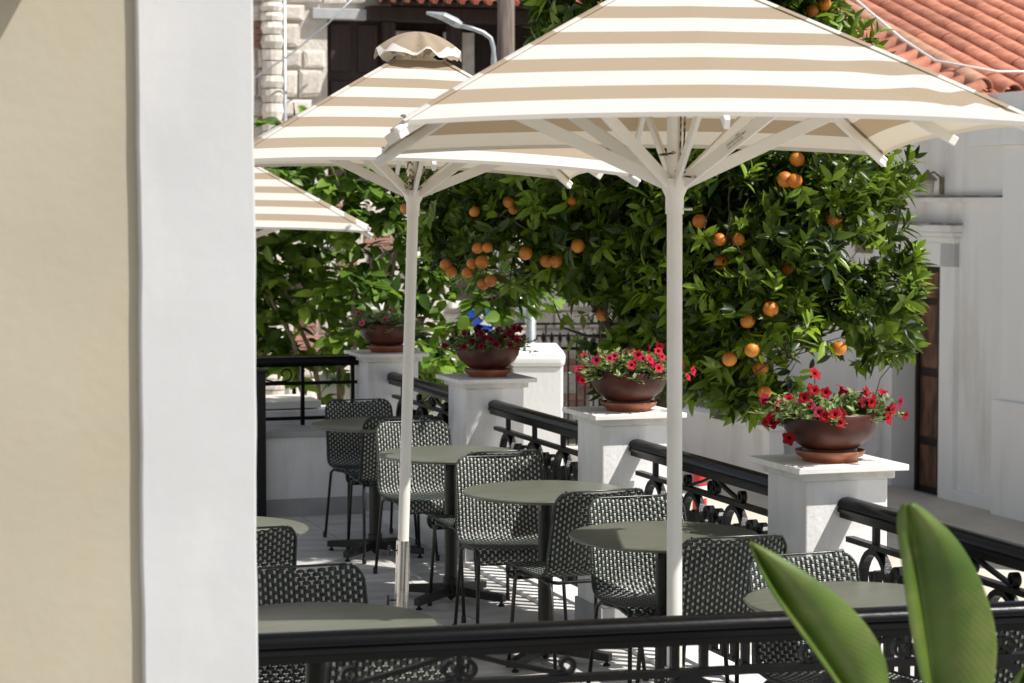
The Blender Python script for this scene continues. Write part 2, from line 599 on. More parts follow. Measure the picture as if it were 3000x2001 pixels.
# plinth, cornice band, pilaster, frieze
hbox(-0.05, 0.02, D1 + 0.28, 10.5, 0, 0.42).build('plinth', WHITE_OLD, house, bevel=0.01)
hbox(-0.05, 0.02, -0.02, D0 - 0.25, 0, 0.22).build('plinth', WHITE_OLD, house, bevel=0.01)
GRIME = mat('grimy_ledge', (0.16, 0.135, 0.10), (0.42, 0.39, 0.33), 7, 0.9, 0.2, 30, lo=0.4, hi=0.7)
hbox(-0.06, 0.02, -0.05, 6.0, 2.872, 2.888).build('ledge_grime', GRIME, house)
hbox(-0.075, 0.02, -0.05, 6.0, 2.83, 2.87).build('string_course', WHITE_OLD, house, bevel=0.006)
hbox(-0.09, 0.02, -0.75, -0.05, 0, 3.32).build('pilaster', WHITE_OLD, house, bevel=0.01)
hbox(-0.14, 0.02, -0.80, 0.0, 0, 1.12).build('pilaster_base', WHITE_OLD, house, bevel=0.01)
hbox(-0.16, 0.02, -1.6, 0.45, 3.32, 3.50).build('cornice', WHITE_OLD, house, bevel=0.012)
# door surround with moulded lintel
for y0, y1 in ((D0 - 0.26, D0 - 0.002), (D1 + 0.002, D1 + 0.26)):
    hbox(-0.05, 0.02, y0, y1, 0, 2.55).build('door_surround', WHITE_OLD, house, bevel=0.006)
hbox(-0.05, 0.02, D0 - 0.26, D1 + 0.26, DT + 0.002, 2.46).build('door_surround', WHITE_OLD, house, bevel=0.006)
for k, (z0, z1, pr) in enumerate(((2.462, 2.51, 0.075), (2.512, 2.555, 0.10), (2.557, 2.62, 0.13))):
    hbox(-pr, 0.02, D0 - 0.28 - k * 0.02, D1 + 0.28 + k * 0.02, z0, z1).build('lintel_moulding', WHITE_OLD, house, bevel=0.006)
hbox(-0.128, 0.02, D0 - 0.325, D1 + 0.325, 2.622, 2.640).build('lintel_moulding', GRIME, house)
hbox(-0.10, 0.34, D0 + 0.003, D1 - 0.003, 0, 0.06).build('threshold', SKIRT, house, bevel=0.006)
# door (two leaves, panels proud)
door = hbox(0.235, 0.28, D0 + 0.01, D1 - 0.01, 0.065, DT - 0.004).build('door', DARKWOOD, house)
for s in (0, 1):
    y0 = D0 + 0.06 + s * 0.42
    for z0, z1 in ((0.13, 0.52), (0.60, 1.18), (1.26, 1.86), (1.92, 2.17)):
        hbox(0.212, 0.232, y0, y0 + 0.34, z0, z1).build('door_panel', DOORWOOD, door, bevel=0.008)
for yy in (D0 + 0.022, (D0 + D1) / 2, D1 - 0.022):
    hbox(0.196, 0.233, yy - 0.018, yy + 0.018, 0.07, 2.22).build('door_stile', DARKWOOD, door, bevel=0.004)
# beige meter box left of the lintel
tag(hbox(-0.06, -0.001, 2.50, 2.78, 2.33, 2.62).build('meter_box', BRONZE, None, bevel=0.01), 'beige meter box on the house wall above the old door', 'meter box')
mb_ = bpy.data.objects['meter_box']
mb_.location = HS
mb_.rotation_euler = (0, 0, TH)
# roof
roof = MB()
sl = math.hypot(1, SL)
def rp(x, t, up=0.0):
    return (x, t - up * SL / sl, EAVE + 0.05 + SL * (t - 0.65) + up / sl)
roof.add([rp(-0.28, 0.40), rp(5, 0.40), rp(5, APEX_T), rp(-0.28, APEX_T), rp(-0.28, 0.40, -0.08), rp(5, 0.40, -0.08), rp(5, APEX_T, -0.08), rp(-0.28, APEX_T, -0.08)],
         [(0, 1, 2, 3), (7, 6, 5, 4), (0, 4, 5, 1), (1, 5, 6, 2), (2, 6, 7, 3), (3, 7, 4, 0)])
zr = rp(0, APEX_T)[2]
roof.add([(-0.28, APEX_T, zr), (5, APEX_T, zr), (5, 10.8, zr - 0.335 * 5.2), (-0.28, 10.8, zr - 0.335 * 5.2), (-0.28, APEX_T, zr - 0.1), (5, APEX_T, zr - 0.1), (5, 10.8, zr - 1.85), (-0.28, 10.8, zr - 1.85)],
         [(0, 1, 2, 3), (7, 6, 5, 4), (0, 4, 5, 1), (1, 5, 6, 2), (2, 6, 7, 3), (3, 7, 4, 0)])
roof_o = roof.build('roof', TILE, house)
def half_tile(r, ln, taper=0.84, n=8, th=0.014):
    b = MB()
    rings = []
    for y, k in ((0, 1.0), (ln, taper)):
        for rr in (r * k, r * k - th):
            for i in range(n + 1):
                a = PI * i / n
                rings.append((rr * math.cos(a), y, rr * math.sin(a)))
    m = n + 1
    f = []
    for i in range(n):
        f.append((i, i + 1, 2 * m + i + 1, 2 * m + i))
        f.append((m + i + 1, m + i, 3 * m + i, 3 * m + i + 1))
        f.append((i + 1, i, m + i, m + i + 1))
        f.append((2 * m + i, 2 * m + i + 1, 3 * m + i + 1, 3 * m + i))
    f.append((0, 2 * m, 3 * m, m))
    f.append((n, m + n, 3 * m + n, 2 * m + n))
    b.add(rings, f)
    me = b.mesh('roof_tile')
    me.polygons.foreach_set('use_smooth', [True] * len(me.polygons))
    me.set_sharp_from_angle(angle=R(50))
    return me
pitch = math.atan(SL)
t_main = half_tile(0.115, 0.50)
t_ridge = half_tile(0.115, 0.46, 0.86)
t_verge = half_tile(0.092, 0.42, 0.88)
nrow = 12
for c in range(9):
    for r_ in range(nrow):
        s_ = 0.43 + r_ * 0.42
        link_mesh('tile', t_main, TILE, roof_o, Vector(rp(0.29 + c * 0.275, s_, 0.012 + 0.0)) + Vector((rnd.uniform(-.006, .006), 0, rnd.uniform(0, .006))), (pitch + 0.03, rnd.uniform(-.03, .03), rnd.uniform(-.02, .02)))
for r_ in range(11):
    link_mesh('ridge_tile', t_ridge, TILE_OLD, roof_o, rp(0.04, 0.55 + r_ * 0.40, 0.03), (pitch + 0.035, 0, rnd.uniform(-.03, .03)))
for r_ in range(21):
    # verge tiles slope outwards to the street side
    p0 = rp(-0.36, 0.52 + r_ * 0.215, 0.0)
    link_mesh('verge_tile', t_verge, TILE, roof_o, Vector(p0) + Vector((0, 0, -0.10 + rnd.uniform(-.005, .005))), (0.36, rnd.uniform(-.03, .03), -PI / 2 + rnd.uniform(-.04, .04)))
for c in range(16):
    link_mesh('eave_tile', t_verge, TILE, roof_o, Vector(rp(0.0 + c * 0.19, 0.22, 0.0)) + Vector((0, 0, -0.06)), (pitch + 0.02, 0, rnd.uniform(-.04, .04)))
# cable along the roof edge
cb = MB().tube([Vector(rp(-0.30, 3.2, 0.55)), Vector(rp(-0.3, 2.4, 0.34)), Vector(rp(-0.28, 1.5, 0.22)), Vector(rp(-0.2, 1.0, 0.16)), Vector(rp(0.3, 0.75, 0.14)), Vector(rp(2.5, 0.70, 0.2))], 0.012, 6).build('cable', SIGNWHITE, None, smooth=True, loc=HS, rot=(0, 0, TH))
tag(cb, 'white cable strung along the terracotta roof edge', 'cable')
# wall lantern
lz = at(2690, 565, 20.6)
lt = empty('wall_lantern', HS + P_ * 0.0 + E_ * 1.15 + Vector((0, 0, 2.90)), TH, 'small bronze wall lantern with frosted glass on the house', 'wall lamp')
lt.scale = (0.78, 0.78, 0.78)
MB().lathe([(0.001, 0.0), (0.05, 0.0), (0.07, 0.03), (0.085, 0.15), (0.001, 0.15)], 12, (-0.2, 0, 0.0)).build('glass', LAMPGLASS, lt, smooth=True)
MB().lathe([(0.001, 0.155), (0.115, 0.155), (0.11, 0.18), (0.06, 0.225), (0.025, 0.25), (0.02, 0.28), (0.001, 0.29)], 12, (-0.2, 0, 0.0)).build('hood', BRONZE, lt, smooth=True)
MB().tube([(-0.2, 0, 0.23), (-0.12, 0, 0.26), (-0.03, 0, 0.2), (0.0, 0, 0.1)], 0.014, 8).box((-0.012, 0, 0.1), (0.02, 0.09, 0.2)).build('bracket', BRONZE, lt)

# low white wall along the street in front of the house
lgw = empty('low_street_wall', HS - P_ * 1.25, TH, 'long low white wall with projecting coping below the orange tree', 'wall')
MB().box((0, 6.6, 0.34), (0.16, 9.2, 0.68)).build('wall_face', WHITE_OLD, lgw, bevel=0.008)
MB().box((0, 6.6, 0.702), (0.22, 9.26, 0.04)).build('coping', WHITE_OLD, lgw, bevel=0.008)
# pavement in front of the house
pave = MB().box((-1.3, 3.0, 0.06), (2.55, 16, 0.12)).build('pavement', PAVE, None, bevel=0.01, loc=HS, rot=(0, 0, TH))
tag(pave, kind='structure')

# ------------------------------------------------------------------ stone house at the back
BD = 24.0
BX0 = (1050 - 1500) / F_PX * BD
def bx(px): return ((px - 1500) / F_PX * BD - BX0) / math.cos(TH) * (1 + (px - 1050) / F_PX * math.tan(TH))
def bz(py): return at(1500, py, BD).z
sh = empty('stone_house', (BX0, BD, STREET_Z), TH, 'old rubble stone house with dark timber loggia behind the shrubs', 'house')
def sbox(x0, x1, y0, y1, z0, z1):     # y measured behind the facade plane
    return MB().box(((x0 + x1) / 2, (y0 + y1) / 2, (z0 + z1) / 2 - STREET_Z), (x1 - x0, y1 - y0, z1 - z0))
W0, W1 = -4.0, 8.0
OX0, OX1 = bx(965), bx(1135)          # dark door on the upper floor
OT, OB = bz(58), 2.0
LX1 = 5.0
LB = 2.35
LT = bz(20)
# mortar wall in pieces around the openings
sbox(W0, OX0, 0.02, 0.4, STREET_Z, 5.2).build('wall', MORTAR, sh)
sbox(OX0, OX1, 0.021, 0.4, STREET_Z, OB).build('wall', MORTAR, sh)
sbox(OX1, W1, 0.022, 0.4, STREET_Z, LB).build('wall', MORTAR, sh)
sbox(OX0, OX1 + 0.05, 0.023, 0.4, OT, 5.2).build('wall', MORTAR, sh)
sbox(OX1 + 0.05, W1, 0.9, 1.1, LB, 5.2).build('loggia_back', DARKWOOD, sh)
sbox(OX1 + 0.05, W1, 0.41, 1.0, LB - 0.1, LB).build('loggia_floor', DARKWOOD, sh)
sbox(W0, W1, 1.2, 6, STREET_Z, 5.0).build('house_body', MORTAR, sh)
# the windows of the ground floor
wins = [(1080, 1150), (1325, 1440), (1680, 1790), (850, 910)]
WZ0, WZ1 = bz(885), bz(740)
def in_open(x0, x1, z0, z1):
    if x1 > OX0 and x0 < OX1 and z1 > OB and z0 < OT: return True
    if x1 > OX1 and z1 > LB: return True
    for a_, b_ in wins:
        if x1 > bx(a_) - 0.02 and x0 < bx(b_) + 0.02 and z1 > WZ0 - 0.09 and z0 < WZ1: return True
    return False
def rough_block(seed):
    r_ = random.Random(seed)
    b = MB()
    b.box((0, 0, 0), (1, 1, 1))
    v = []
    for (x, y, z) in b.v:
        v.append((x * r_.uniform(0.86, 1.0), y, z * r_.uniform(0.84, 1.0)))
    # front face pushed out with an inner ring
    b.v = v
    fr_ = [(x * 0.72, -0.66 + r_.uniform(-0.08, 0.05), z * 0.70) for (x, y, z) in (v[0], v[1], v[5], v[4])]
    b.f = [f for f in b.f if set(f) != {0, 1, 5, 4}]
    n = len(b.v)
    b.v += fr_
    b.f += [(0, 1, n + 1, n), (1, 5, n + 2, n + 1), (5, 4, n + 3, n + 2), (4, 0, n, n + 3), (n, n + 1, n + 2, n + 3)]
    me = b.mesh('stone')
    return me
blocks = [rough_block(i) for i in range(9)]
bricks = [MB().box((0, 0, 0), (0.96, 1.0, 0.9)).mesh('brick')]
for bm_ in blocks:
    bm_.materials.append(STONE)
bricks[0].materials.append(BRICK)
stones = []
z = STREET_Z + 0.02
row = 0
while z < 4.9:
    brickrow = rnd.random() < 0.11
    h = 0.065 if brickrow else rnd.uniform(0.16, 0.30)
    x = W0 + rnd.uniform(0, 0.2)
    while x < 4.2:
        wd = rnd.uniform(0.18, 0.30) if brickrow else rnd.uniform(0.16, 0.46)
        if not in_open(x, x + wd, z, z + h) and x > -3.2:
            if brickrow and rnd.random() < 0.45:
                stones.append(('brick', x, z, wd, h))
            elif brickrow:
                stones.append(('stone', x, z, wd, h))
            elif rnd.random() < 0.12:
                for q in range(int(h / 0.065)):
                    stones.append(('brick', x, z + q * 0.068, wd * 0.9, 0.06))
            else:
                stones.append(('stone', x, z, wd, h))
        x += wd + 0.012
    z += h + 0.012
    row += 1
def vis_score(s_):
    px = 1050 + (s_[1] + s_[3] / 2) * math.cos(TH) / BD * F_PX
    return (0 if 745 < px < 1760 else 1, -s_[3] * s_[4])
for nm in ('stone', 'brick'):
    sel = sorted([s_ for s_ in stones if s_[0] == nm], key=vis_score)
    rest = MB()
    for i, s_ in enumerate(sel):
        c = ((s_[1] + s_[3] / 2), 0.02, s_[2] + s_[4] / 2 - STREET_Z)
        if i < 290:
            me = rnd.choice(blocks) if nm == 'stone' else bricks[0]
            dep = rnd.uniform(0.06, 0.10) if nm == 'stone' else 0.06
            link_mesh(nm, me, None, sh, c, (0, 0, 0), (s_[3], dep, s_[4]))
        else:
            rest.box(c, (s_[3] * 0.95, 0.07, s_[4] * 0.93))
    if rest.v:
        tag(rest.build('masonry_rest', STONE if nm == 'stone' else BRICK, sh), kind='stuff')
# grey lintel, dark shutters, loggia timbers
sbox(bx(918), bx(1072), -0.08, 0.05, bz(60), bz(28)).build('lintel', STONEGREY, sh, bevel=0.01)
dr = sbox(OX0, OX1, 0.10, 0.16, OB, OT).build('shutter_door', DARKWOOD, sh)
for k in range(2):
    for zz in (OB + 0.1, OB + 0.75, OB + 1.35):
        xa = OX0 + 0.04 + k * 0.30
        MB().box((xa + 0.12, 0.085, zz + 0.26 - STREET_Z), (0.22, 0.03, 0.5)).build('shutter_panel', DARKWOOD, dr, bevel=0.006)
sbox(bx(1072), W1, -0.12, 0.12, bz(60), bz(18)).build('loggia_beam', DARKWOOD, sh, bevel=0.01)
for px in (1140, 1330, 1620, 1900):
    sbox(bx(px) - 0.07, bx(px) + 0.07, -0.02, 0.14, LB, bz(60) - 0.003).build('loggia_post', DARKWOOD, sh, bevel=0.008)
for a_, b_ in ((1160, 1300), (1350, 1440), (1640, 1700), (1960, 2060)):
    sbox(bx(a_), bx(b_), 0.72, 0.76, 3.0, bz(72)).build('loggia_panel', STONE, sh, bevel=0.008)
for a_, b_ in wins:
    sbox(bx(a_), bx(b_), -0.005, 0.05, WZ0, WZ1).build('window_shutter', DARKWOOD if a_ != 1680 else mat('red_shutter', (0.22, 0.05, 0.03), (0.30, 0.08, 0.05), 9, 0.7), sh, bevel=0.008)
    sbox(bx(a_) - 0.06, bx(b_) + 0.06, -0.10, 0.06, WZ0 - 0.08, WZ0 - 0.004).build('window_sill', MARBLE, sh, bevel=0.006)
# eave with tiles above the loggia
rf = MB()
zt = bz(8)
rf.add([(bx(1085), -0.42, zt - STREET_Z), (W1, -0.42, zt - STREET_Z), (W1, 3.0, zt + 1.2 - STREET_Z), (bx(1085), 3.0, zt + 1.2 - STREET_Z),
        (bx(1085), -0.42, zt - 0.05 - STREET_Z), (W1, -0.42, zt - 0.05 - STREET_Z), (W1, 3.0, zt + 1.15 - STREET_Z), (bx(1085), 3.0, zt + 1.15 - STREET_Z)],
       [(0, 1, 2, 3), (7, 6, 5, 4), (0, 4, 5, 1), (1, 5, 6, 2), (2, 6, 7, 3), (3, 7, 4, 0)])
erf = rf.build('eave_roof', DARKWOOD, sh)
t_eave = half_tile(0.07, 0.5, 0.9)
x = bx(1095)
while x < 4.4:
    link_mesh('tile', t_eave, TILE, erf, (x, -0.55, zt - 0.035 - STREET_Z), (0.34, rnd.uniform(-.03, .03), rnd.uniform(-.03, .03)))
    x += 0.15
# drain pipe and diagonal cable
dp = MB().tube([(bx(836), -0.14, 0), (bx(834), -0.14, 5.8)], 0.022, 8).build('drainpipe', GALV, None, smooth=True, loc=(BX0, BD, STREET_Z), rot=(0, 0, TH))
tag(dp, 'thin grey drainpipe running down the stone wall', 'drainpipe')
cb2 = MB().tube([at(600, 370, 23.2), at(755, 222, 23.2), at(850, 160, 23.3), at(960, 70, 23.4), at(1090, -60, 23.5)], 0.010, 6).build('overhead_cable', GALV, None, smooth=True)
tag(cb2, 'sagging overhead cable crossing the stone wall diagonally', 'cable')
# rounded brick and stone pier left of the pipe
pier = empty('brick_pier', Vector((BX0, BD, STREET_Z)) + P_ * bx(800) - E_ * 0.12, TH, 'rounded pier of mixed brick and stone at the stone house corner', 'pier')
z = 0.0
while z < 5.6:
    hh = rnd.uniform(0.06, 0.2)
    isb = hh < 0.078
    MB().lathe([(0.001, 0), (0.105 + rnd.uniform(-.012, .012), 0.004), (0.112 + rnd.uniform(-.012, .012), hh * 0.5), (0.105, hh - 0.008), (0.001, hh - 0.004)], 12).build('brick' if isb else 'stone', BRICK if isb else STONE, pier, loc=(0, 0, z), rot=(0, 0, rnd.random() * 3))
    z += hh

# ------------------------------------------------------------------ utility pole, street lamp, sign, posts
up_ = MB().tube([(at(1480, 1000, 21.0).x, 21.0, STREET_Z), (at(1482, 500, 21).x, 21.0, 2.5), (at(1483, -60, 21).x, 21.0, 4.6)], 0.085, 12, radii=[1.15, 1.0, 0.92]).build('utility_pole', TIMBER, None, smooth=True)
tag(up_, 'weathered brown timber utility pole in front of the loggia', 'pole')
LD = 19.5
lampo = empty('street_lamp', (at(1447, 150, LD).x, LD, STREET_Z), 0, 'grey street lamp with bent arm and flat slanted head', 'street lamp')
off = Vector((at(1447, 150, LD).x, LD, STREET_Z))
MB().tube([Vector((0, 0, 0)), at(1447, 400, LD) - off, at(1447, 175, LD) - off, at(1446, 140, LD) - off, at(1438, 112, LD) - off, at(1415, 95, LD) - off, at(1385, 84, LD) - off, at(1345, 74, LD) - off], 0.032, 10, radii=[1.4, 1.1, 0.8, 0.62, 0.6, 0.6, 0.6, 0.6]).build('pole', GALV, lampo, smooth=True)
h0, h1, h2 = at(1352, 76, LD) - off, at(1300, 50, LD) - off, at(1249, 38, LD) - off
MB().sweep([h0, at(1335, 68, LD) - off, h1, h2], [(-0.06, -0.03), (0.06, -0.03), (0.075, 0.01), (0.03, 0.04), (-0.03, 0.04), (-0.075, 0.01)], scales=[0.7, 1.1, 1.0, 0.35]).build('lamp_head', GALV, lampo, bevel=0.006)
# round blue keep-right sign
SD = 18.0
sc_ = at(1412, 928, SD)
sg = empty('traffic_sign', (sc_.x, SD, STREET_Z), 0, 'round blue traffic sign with white arrow half hidden by leaves', 'traffic sign')
MB().tube([(0, 0.03, 0), (0, 0.03, sc_.z + 0.12 - STREET_Z)], 0.026, 8).build('post', GALV, sg, smooth=True)
disc = MB().lathe([(0.001, -0.008), (0.132, -0.008), (0.132, 0.008), (0.001, 0.008)], 28).build('disc', BLUE, sg, loc=(0, -0.01, sc_.z - STREET_Z), rot=(R(90), 0, 0))
MB().lathe([(0.128, 0.008), (0.128, 0.0105), (0.138, 0.0105), (0.138, 0.008)], 28).build('rim', SIGNWHITE, disc)
ar = MB()
ar.prism([(-0.075, 0.062), (-0.055, 0.082), (0.035, -0.008), (0.06, 0.017), (0.075, -0.075), (-0.017, -0.06), (0.012, -0.033)], 0.009, 0.012, 'z')
ar.build('arrow', SIGNWHITE, disc)
gp = MB().tube([(at(1556, 1000, 18.5).x, 18.5, STREET_Z), (at(1556, 860, 18.5).x, 18.5, at(1556, 700, 18.5).z)], 0.042, 10).build('steel_post', GALV, None, smooth=True)
tag(gp, 'bare grey galvanised post beside the timber pole', 'post')
gp2 = MB().lathe([(0.001, 0), (0.10, 0), (0.115, 0.14), (0.10, 0.30), (0.001, 0.30)], 12).build('wall_meter', GALV, None, smooth=True, loc=(at(1512, 900, 23.2).x, 23.95, at(1512, 950, 23.7).z))
tag(gp2, 'rounded grey metal canister hanging on the stone wall', 'canister')
# white gate pillar behind the railing
GD = 17.0
g0, g1 = at(1500, 1060, GD), at(1655, 1060, GD)
gcx = (g0.x + g1.x) / 2
gw = g1.x - g0.x
gz = at(1580, 1075, GD).z
gate = empty('gate_pillar', (gcx, GD + gw / 2, STREET_Z), R(-2), 'plain white square gate pillar with chamfered cap in the street', 'pillar')
MB().box((0, 0, (gz - STREET_Z) / 2), (gw * 0.94, gw * 0.94, gz - STREET_Z)).build('shaft', WHITE_OLD, gate, bevel=0.012)
MB().box((0, 0, gz - STREET_Z + 0.045), (gw * 1.03, gw * 1.03, 0.088)).build('cap', WHITE_OLD, gate, bevel=0.03, seg=3)
MB().box((0, 0, gz - STREET_Z + 0.125), (gw * 0.96, gw * 0.96, 0.07), taper=0.7).build('cap_slope', WHITE_OLD, gate)
lw = MB().box((-0.95, 0.05, 0.75), (1.5, 0.2, 1.5)).build('low_wall', WHITE_OLD, None, bevel=0.01, loc=(gcx, GD + gw / 2, STREET_Z), rot=(0, 0, R(-2)))
tag(lw, 'low white wall adjoining the gate pillar', 'wall')
# iron picket fence on a stone base beyond
FD = 21.0
fe = empty('picket_fence', (at(1705, 1000, FD).x, FD, STREET_Z), R(-12), 'black iron picket fence with spear tips on stone base', 'fence')
fz = at(1690, 990, FD).z - STREET_Z
MB().box((0, 0, 0.27), (1.0, 0.3, 0.54)).build('base_wall', STONE, fe, bevel=0.015)
for zz in (0.62, fz - 0.10):
    MB().box((0, 0, zz), (1.0, 0.02, 0.03)).build('fence_rail', IRON, fe)
pk = MB().tube([(0, 0, 0.545), (0, 0, fz - 0.05)], 0.009, 6).lathe([(0.001, fz + 0.06), (0.024, fz - 0.01), (0.012, fz - 0.045), (0.001, fz - 0.05)], 6).mesh('picket')
for i in range(12):
    link_mesh('picket', pk, IRON, fe, (-0.45 + i * 0.08, 0, 0))
hr = MB()
for zz in (at(1600, 950, 23.0).z, at(1600, 985, 23.0).z):
    hr.tube([(-0.1, 23.0, zz), (1.0, 23.0, zz + 0.01)], 0.014, 6)
for xx in (-0.05, 0.35, 0.9):
    hr.tube([(xx, 23.0, STREET_Z), (xx, 23.0, at(1600, 948, 23.0).z)], 0.014, 6)
tag(hr.build('pipe_barrier', IRON, None, smooth=True), 'thin dark pipe barrier along the stone house', 'barrier')
# red and white bollard on the street
bp_ = on_z(2048, 1790, STREET_Z)
bo = empty('street_bollard', bp_, 0, 'red and white banded bollard seen through the railing', 'bollard')
zz = 0.0
for k in range(11):
    hh = 0.088
    MB().lathe([(0.001, 0), (0.05, 0), (0.05, hh - 0.003), (0.001, hh - 0.003)], 14).build('red_band' if k % 2 == 0 else 'white_band', REDP if k % 2 == 0 else SIGNWHITE, bo, smooth='auto', loc=(0, 0, zz))
    zz += hh
MB().lathe([(0.05, 0), (0.045, 0.02), (0.02, 0.04), (0.001, 0.045)], 14).build('cap', REDP, bo, smooth=True, loc=(0, 0, zz))

# ------------------------------------------------------------------ pillars with caps
HC = 1.023
def make_column():
    root = empty('railing_pillar')
    MB().box((0, 0, (HC - 0.055 + 0.02) / 2), (0.335, 0.335, HC - 0.055 - 0.02)).build('shaft', WHITE, root, bevel=0.006)
    MB().box((0, 0, HC - 0.0385), (0.375, 0.375, 0.031)).build('moulding', MOULD, root, bevel=0.004)
    MB().box((0, 0, HC - 0.0115), (CAP, CAP, 0.023)).build('cap_slab', MARBLE, root, bevel=0.003)
    MB().box((0, 0, 0.075), (0.355, 0.355, 0.11)).build('skirting', SKIRT, root, bevel=0.003)
    return root
col0 = make_column()
col_labels = {
    0: 'white pillar topped by the bowl of deep red petunias, nearest the house door',
    1: 'white pillar carrying the bright red bushy petunia bowl beside the orange tree trunk',
    2: 'white pillar under the shaded bowl of dark red petunias',
    3: 'white corner pillar under the pink flowered bowl',
    -1: 'white terrace corner pillar where the two railings meet'}
columns = {}
for k in (0, 1, 2, 3, -1):
    o = col0 if k == 0 else copy_tree(col0)
    o.location = fr(0, STEP * k)
    o.rotation_euler = (0, 0, TH)
    tag(o, col_labels[k], 'pillar', 'white pillars of the terrace railing')
    columns[k] = o

# ------------------------------------------------------------------ railing
RAIL_TOP = 0.905
def scroll(c, r0, turns, a0, sgn=1, shrink=0.35, n=16):
    """flat spiral in the (y,z) plane"""
    pts = []
    for i in range(n + 1):
        t = i / n
        a = a0 + sgn * turns * 2 * PI * t
        r = r0 * (1 - (1 - shrink) * t)
        pts.append((0, c[0] + r * math.cos(a), c[1] + r * math.sin(a)))
    return pts
UPX = (1, 0, 0)
_rail_cache = {}
def rail_meshes():
    if _rail_cache:
        return _rail_cache
    # arch of flat bar, 0.22 wide, springing from the bottom bar up to the middle bar
    pts = [(0, -0.105, 0.10), (0, -0.105, 0.55)]
    for i in range(1, 12):
        a = PI - PI * i / 12
        pts.append((0, 0.105 * math.cos(a), 0.60 + 0.135 * math.sin(a)))
    pts += [(0, 0.105, 0.55), (0, 0.105, 0.10)]
    _rail_cache['arch'] = MB().bar(pts, 0.022, 0.034, UPX).mesh('arch')
    # the bar sweep swaps width/up: keep the wide side across the railing
    m = MB().bar([(0, 0.006, 0.10), (0, 0.006, 0.55), (0, 0.012, 0.62), (0, 0.022, 0.66)], 0.016, 0.032, UPX)
    m.bar([(0, -0.006, 0.10), (0, -0.006, 0.55), (0, -0.012, 0.62), (0, -0.022, 0.668)], 0.016, 0.032, UPX)
    for s in (-1, 1):
        m.bar([(0, s * 0.010, 0.42), (0, s * 0.014, 0.545), (0, s * 0.028, 0.588), (0, s * 0.050, 0.592), (0, s * 0.064, 0.565), (0, s * 0.064, 0.535)], 0.016, 0.032, UPX)
    _rail_cache['fleur'] = m.mesh('fleur')
    m = MB()
    for s in (-1, 1):
        m.bar(scroll((s * 0.045, 0.655), 0.045, 0.85, PI / 2, -s, 0.5), 0.015, 0.032, UPX)
        m.bar([(0, s * 0.008, 0.10), (0, s * 0.008, 0.60), (0, s * 0.016, 0.68), (0, s * 0.045, 0.70)], 0.016, 0.032, UPX)
    _rail_cache['scroll_post'] = m.mesh('scroll_post')
    m = MB()
    for s in (-1, 1):
        m.bar([(0, s * 0.012, 0.832), (0, s * 0.12, 0.800), (0, s * 0.26, 0.768), (0, s * 0.285, 0.766)], 0.012, 0.018, UPX)
        m.bar(scroll((s * 0.285, 0.788), 0.022, 0.95, -PI / 2, s, 0.6), 0.011, 0.026, UPX)
        m.bar(scroll((s * 0.022, 0.788), 0.022, 0.9, PI / 2, -s, 0.6), 0.011, 0.026, UPX)
    m.bar([(0, 0, 0.76), (0, 0, 0.838)], 0.012, 0.02, UPX)
    _rail_cache['crest'] = m.mesh('crest')
    _rail_cache['stub'] = MB().box((0, 0, 0.80), (0.022, 0.022, 0.08)).mesh('stub')
    return _rail_cache
def make_rail(length, loc, rz, label, n_arch=4, crests=(0.0,), stubs=()):
    root = empty('railing', loc, rz, label, 'railing', 'black iron railings around the terrace')
    c = rail_meshes()
    top_sec = [(-0.030, -0.060), (0.030, -0.060), (0.030, -0.042), (0.040, -0.038), (0.0415, -0.026), (0.036, -0.022), (0.041, -0.014), (0.036, 0.002), (0.022, 0.012), (0.0, 0.016), (-0.022, 0.012), (-0.036, 0.002), (-0.041, -0.014), (-0.036, -0.022), (-0.0415, -0.026), (-0.040, -0.038), (-0.030, -0.042)]
    h = MB().sweep([(0, -length / 2, RAIL_TOP - 0.016), (0, length / 2, RAIL_TOP - 0.016)], top_sec).build('handrail', HANDRAIL, root, smooth='auto')
    MB().box((0, 0, 0.752), (0.032, length - 0.05, 0.020)).build('middle_bar', IRON, root)
    MB().box((0, 0, 0.10), (0.026, length - 0.02, 0.014)).build('bottom_bar', IRON, root)
    sp = 0.44
    ys = [(-(n_arch - 1) / 2 + i) * sp for i in range(n_arch)]
    for y in ys:
        link_mesh('arch', c['arch'], IRON, root, (0, y, 0))
        link_mesh('fleur', c['fleur'], IRON, root, (0, y, 0))
    for i in range(n_arch + 1):
        y = ys[0] - sp / 2 + i * sp
        if abs(y) < length / 2 - 0.05:
            link_mesh('scroll_post', c['scroll_post'], IRON, root, (0, y, 0))
    for q in crests:
        link_mesh('crest', c['crest'], IRON, root, (0, q, 0))
    sset = set(stubs)
    for q in crests:
        for s in (-1, 1):
            sset.add(round(q + s * 0.66, 3))
    for y in sorted(sset):
        if abs(y) < length / 2 - 0.06:
            link_mesh('stub', c['stub'], IRON, root, (0, y, 0))
    return root
clear = STEP - 0.335
for k, lab in ((0, 'black scrolled iron railing between the deep red bowl pillar and the bright red bowl pillar'),
               (1, 'black iron railing between the bright red bowl pillar and the shaded dark red bowl pillar'),
               (2, 'black iron railing between the shaded dark red bowl and the pink flowered bowl'),
               (-1, 'black iron railing from the deep red bowl pillar to the terrace corner')):
    make_rail(clear + 0.004, fr(0, STEP * (k + 0.5)), TH, lab, crests=() if k == 1 else (0.0,), stubs=(-0.66, -0.22, 0.22, 0.66) if k == 1 else ())
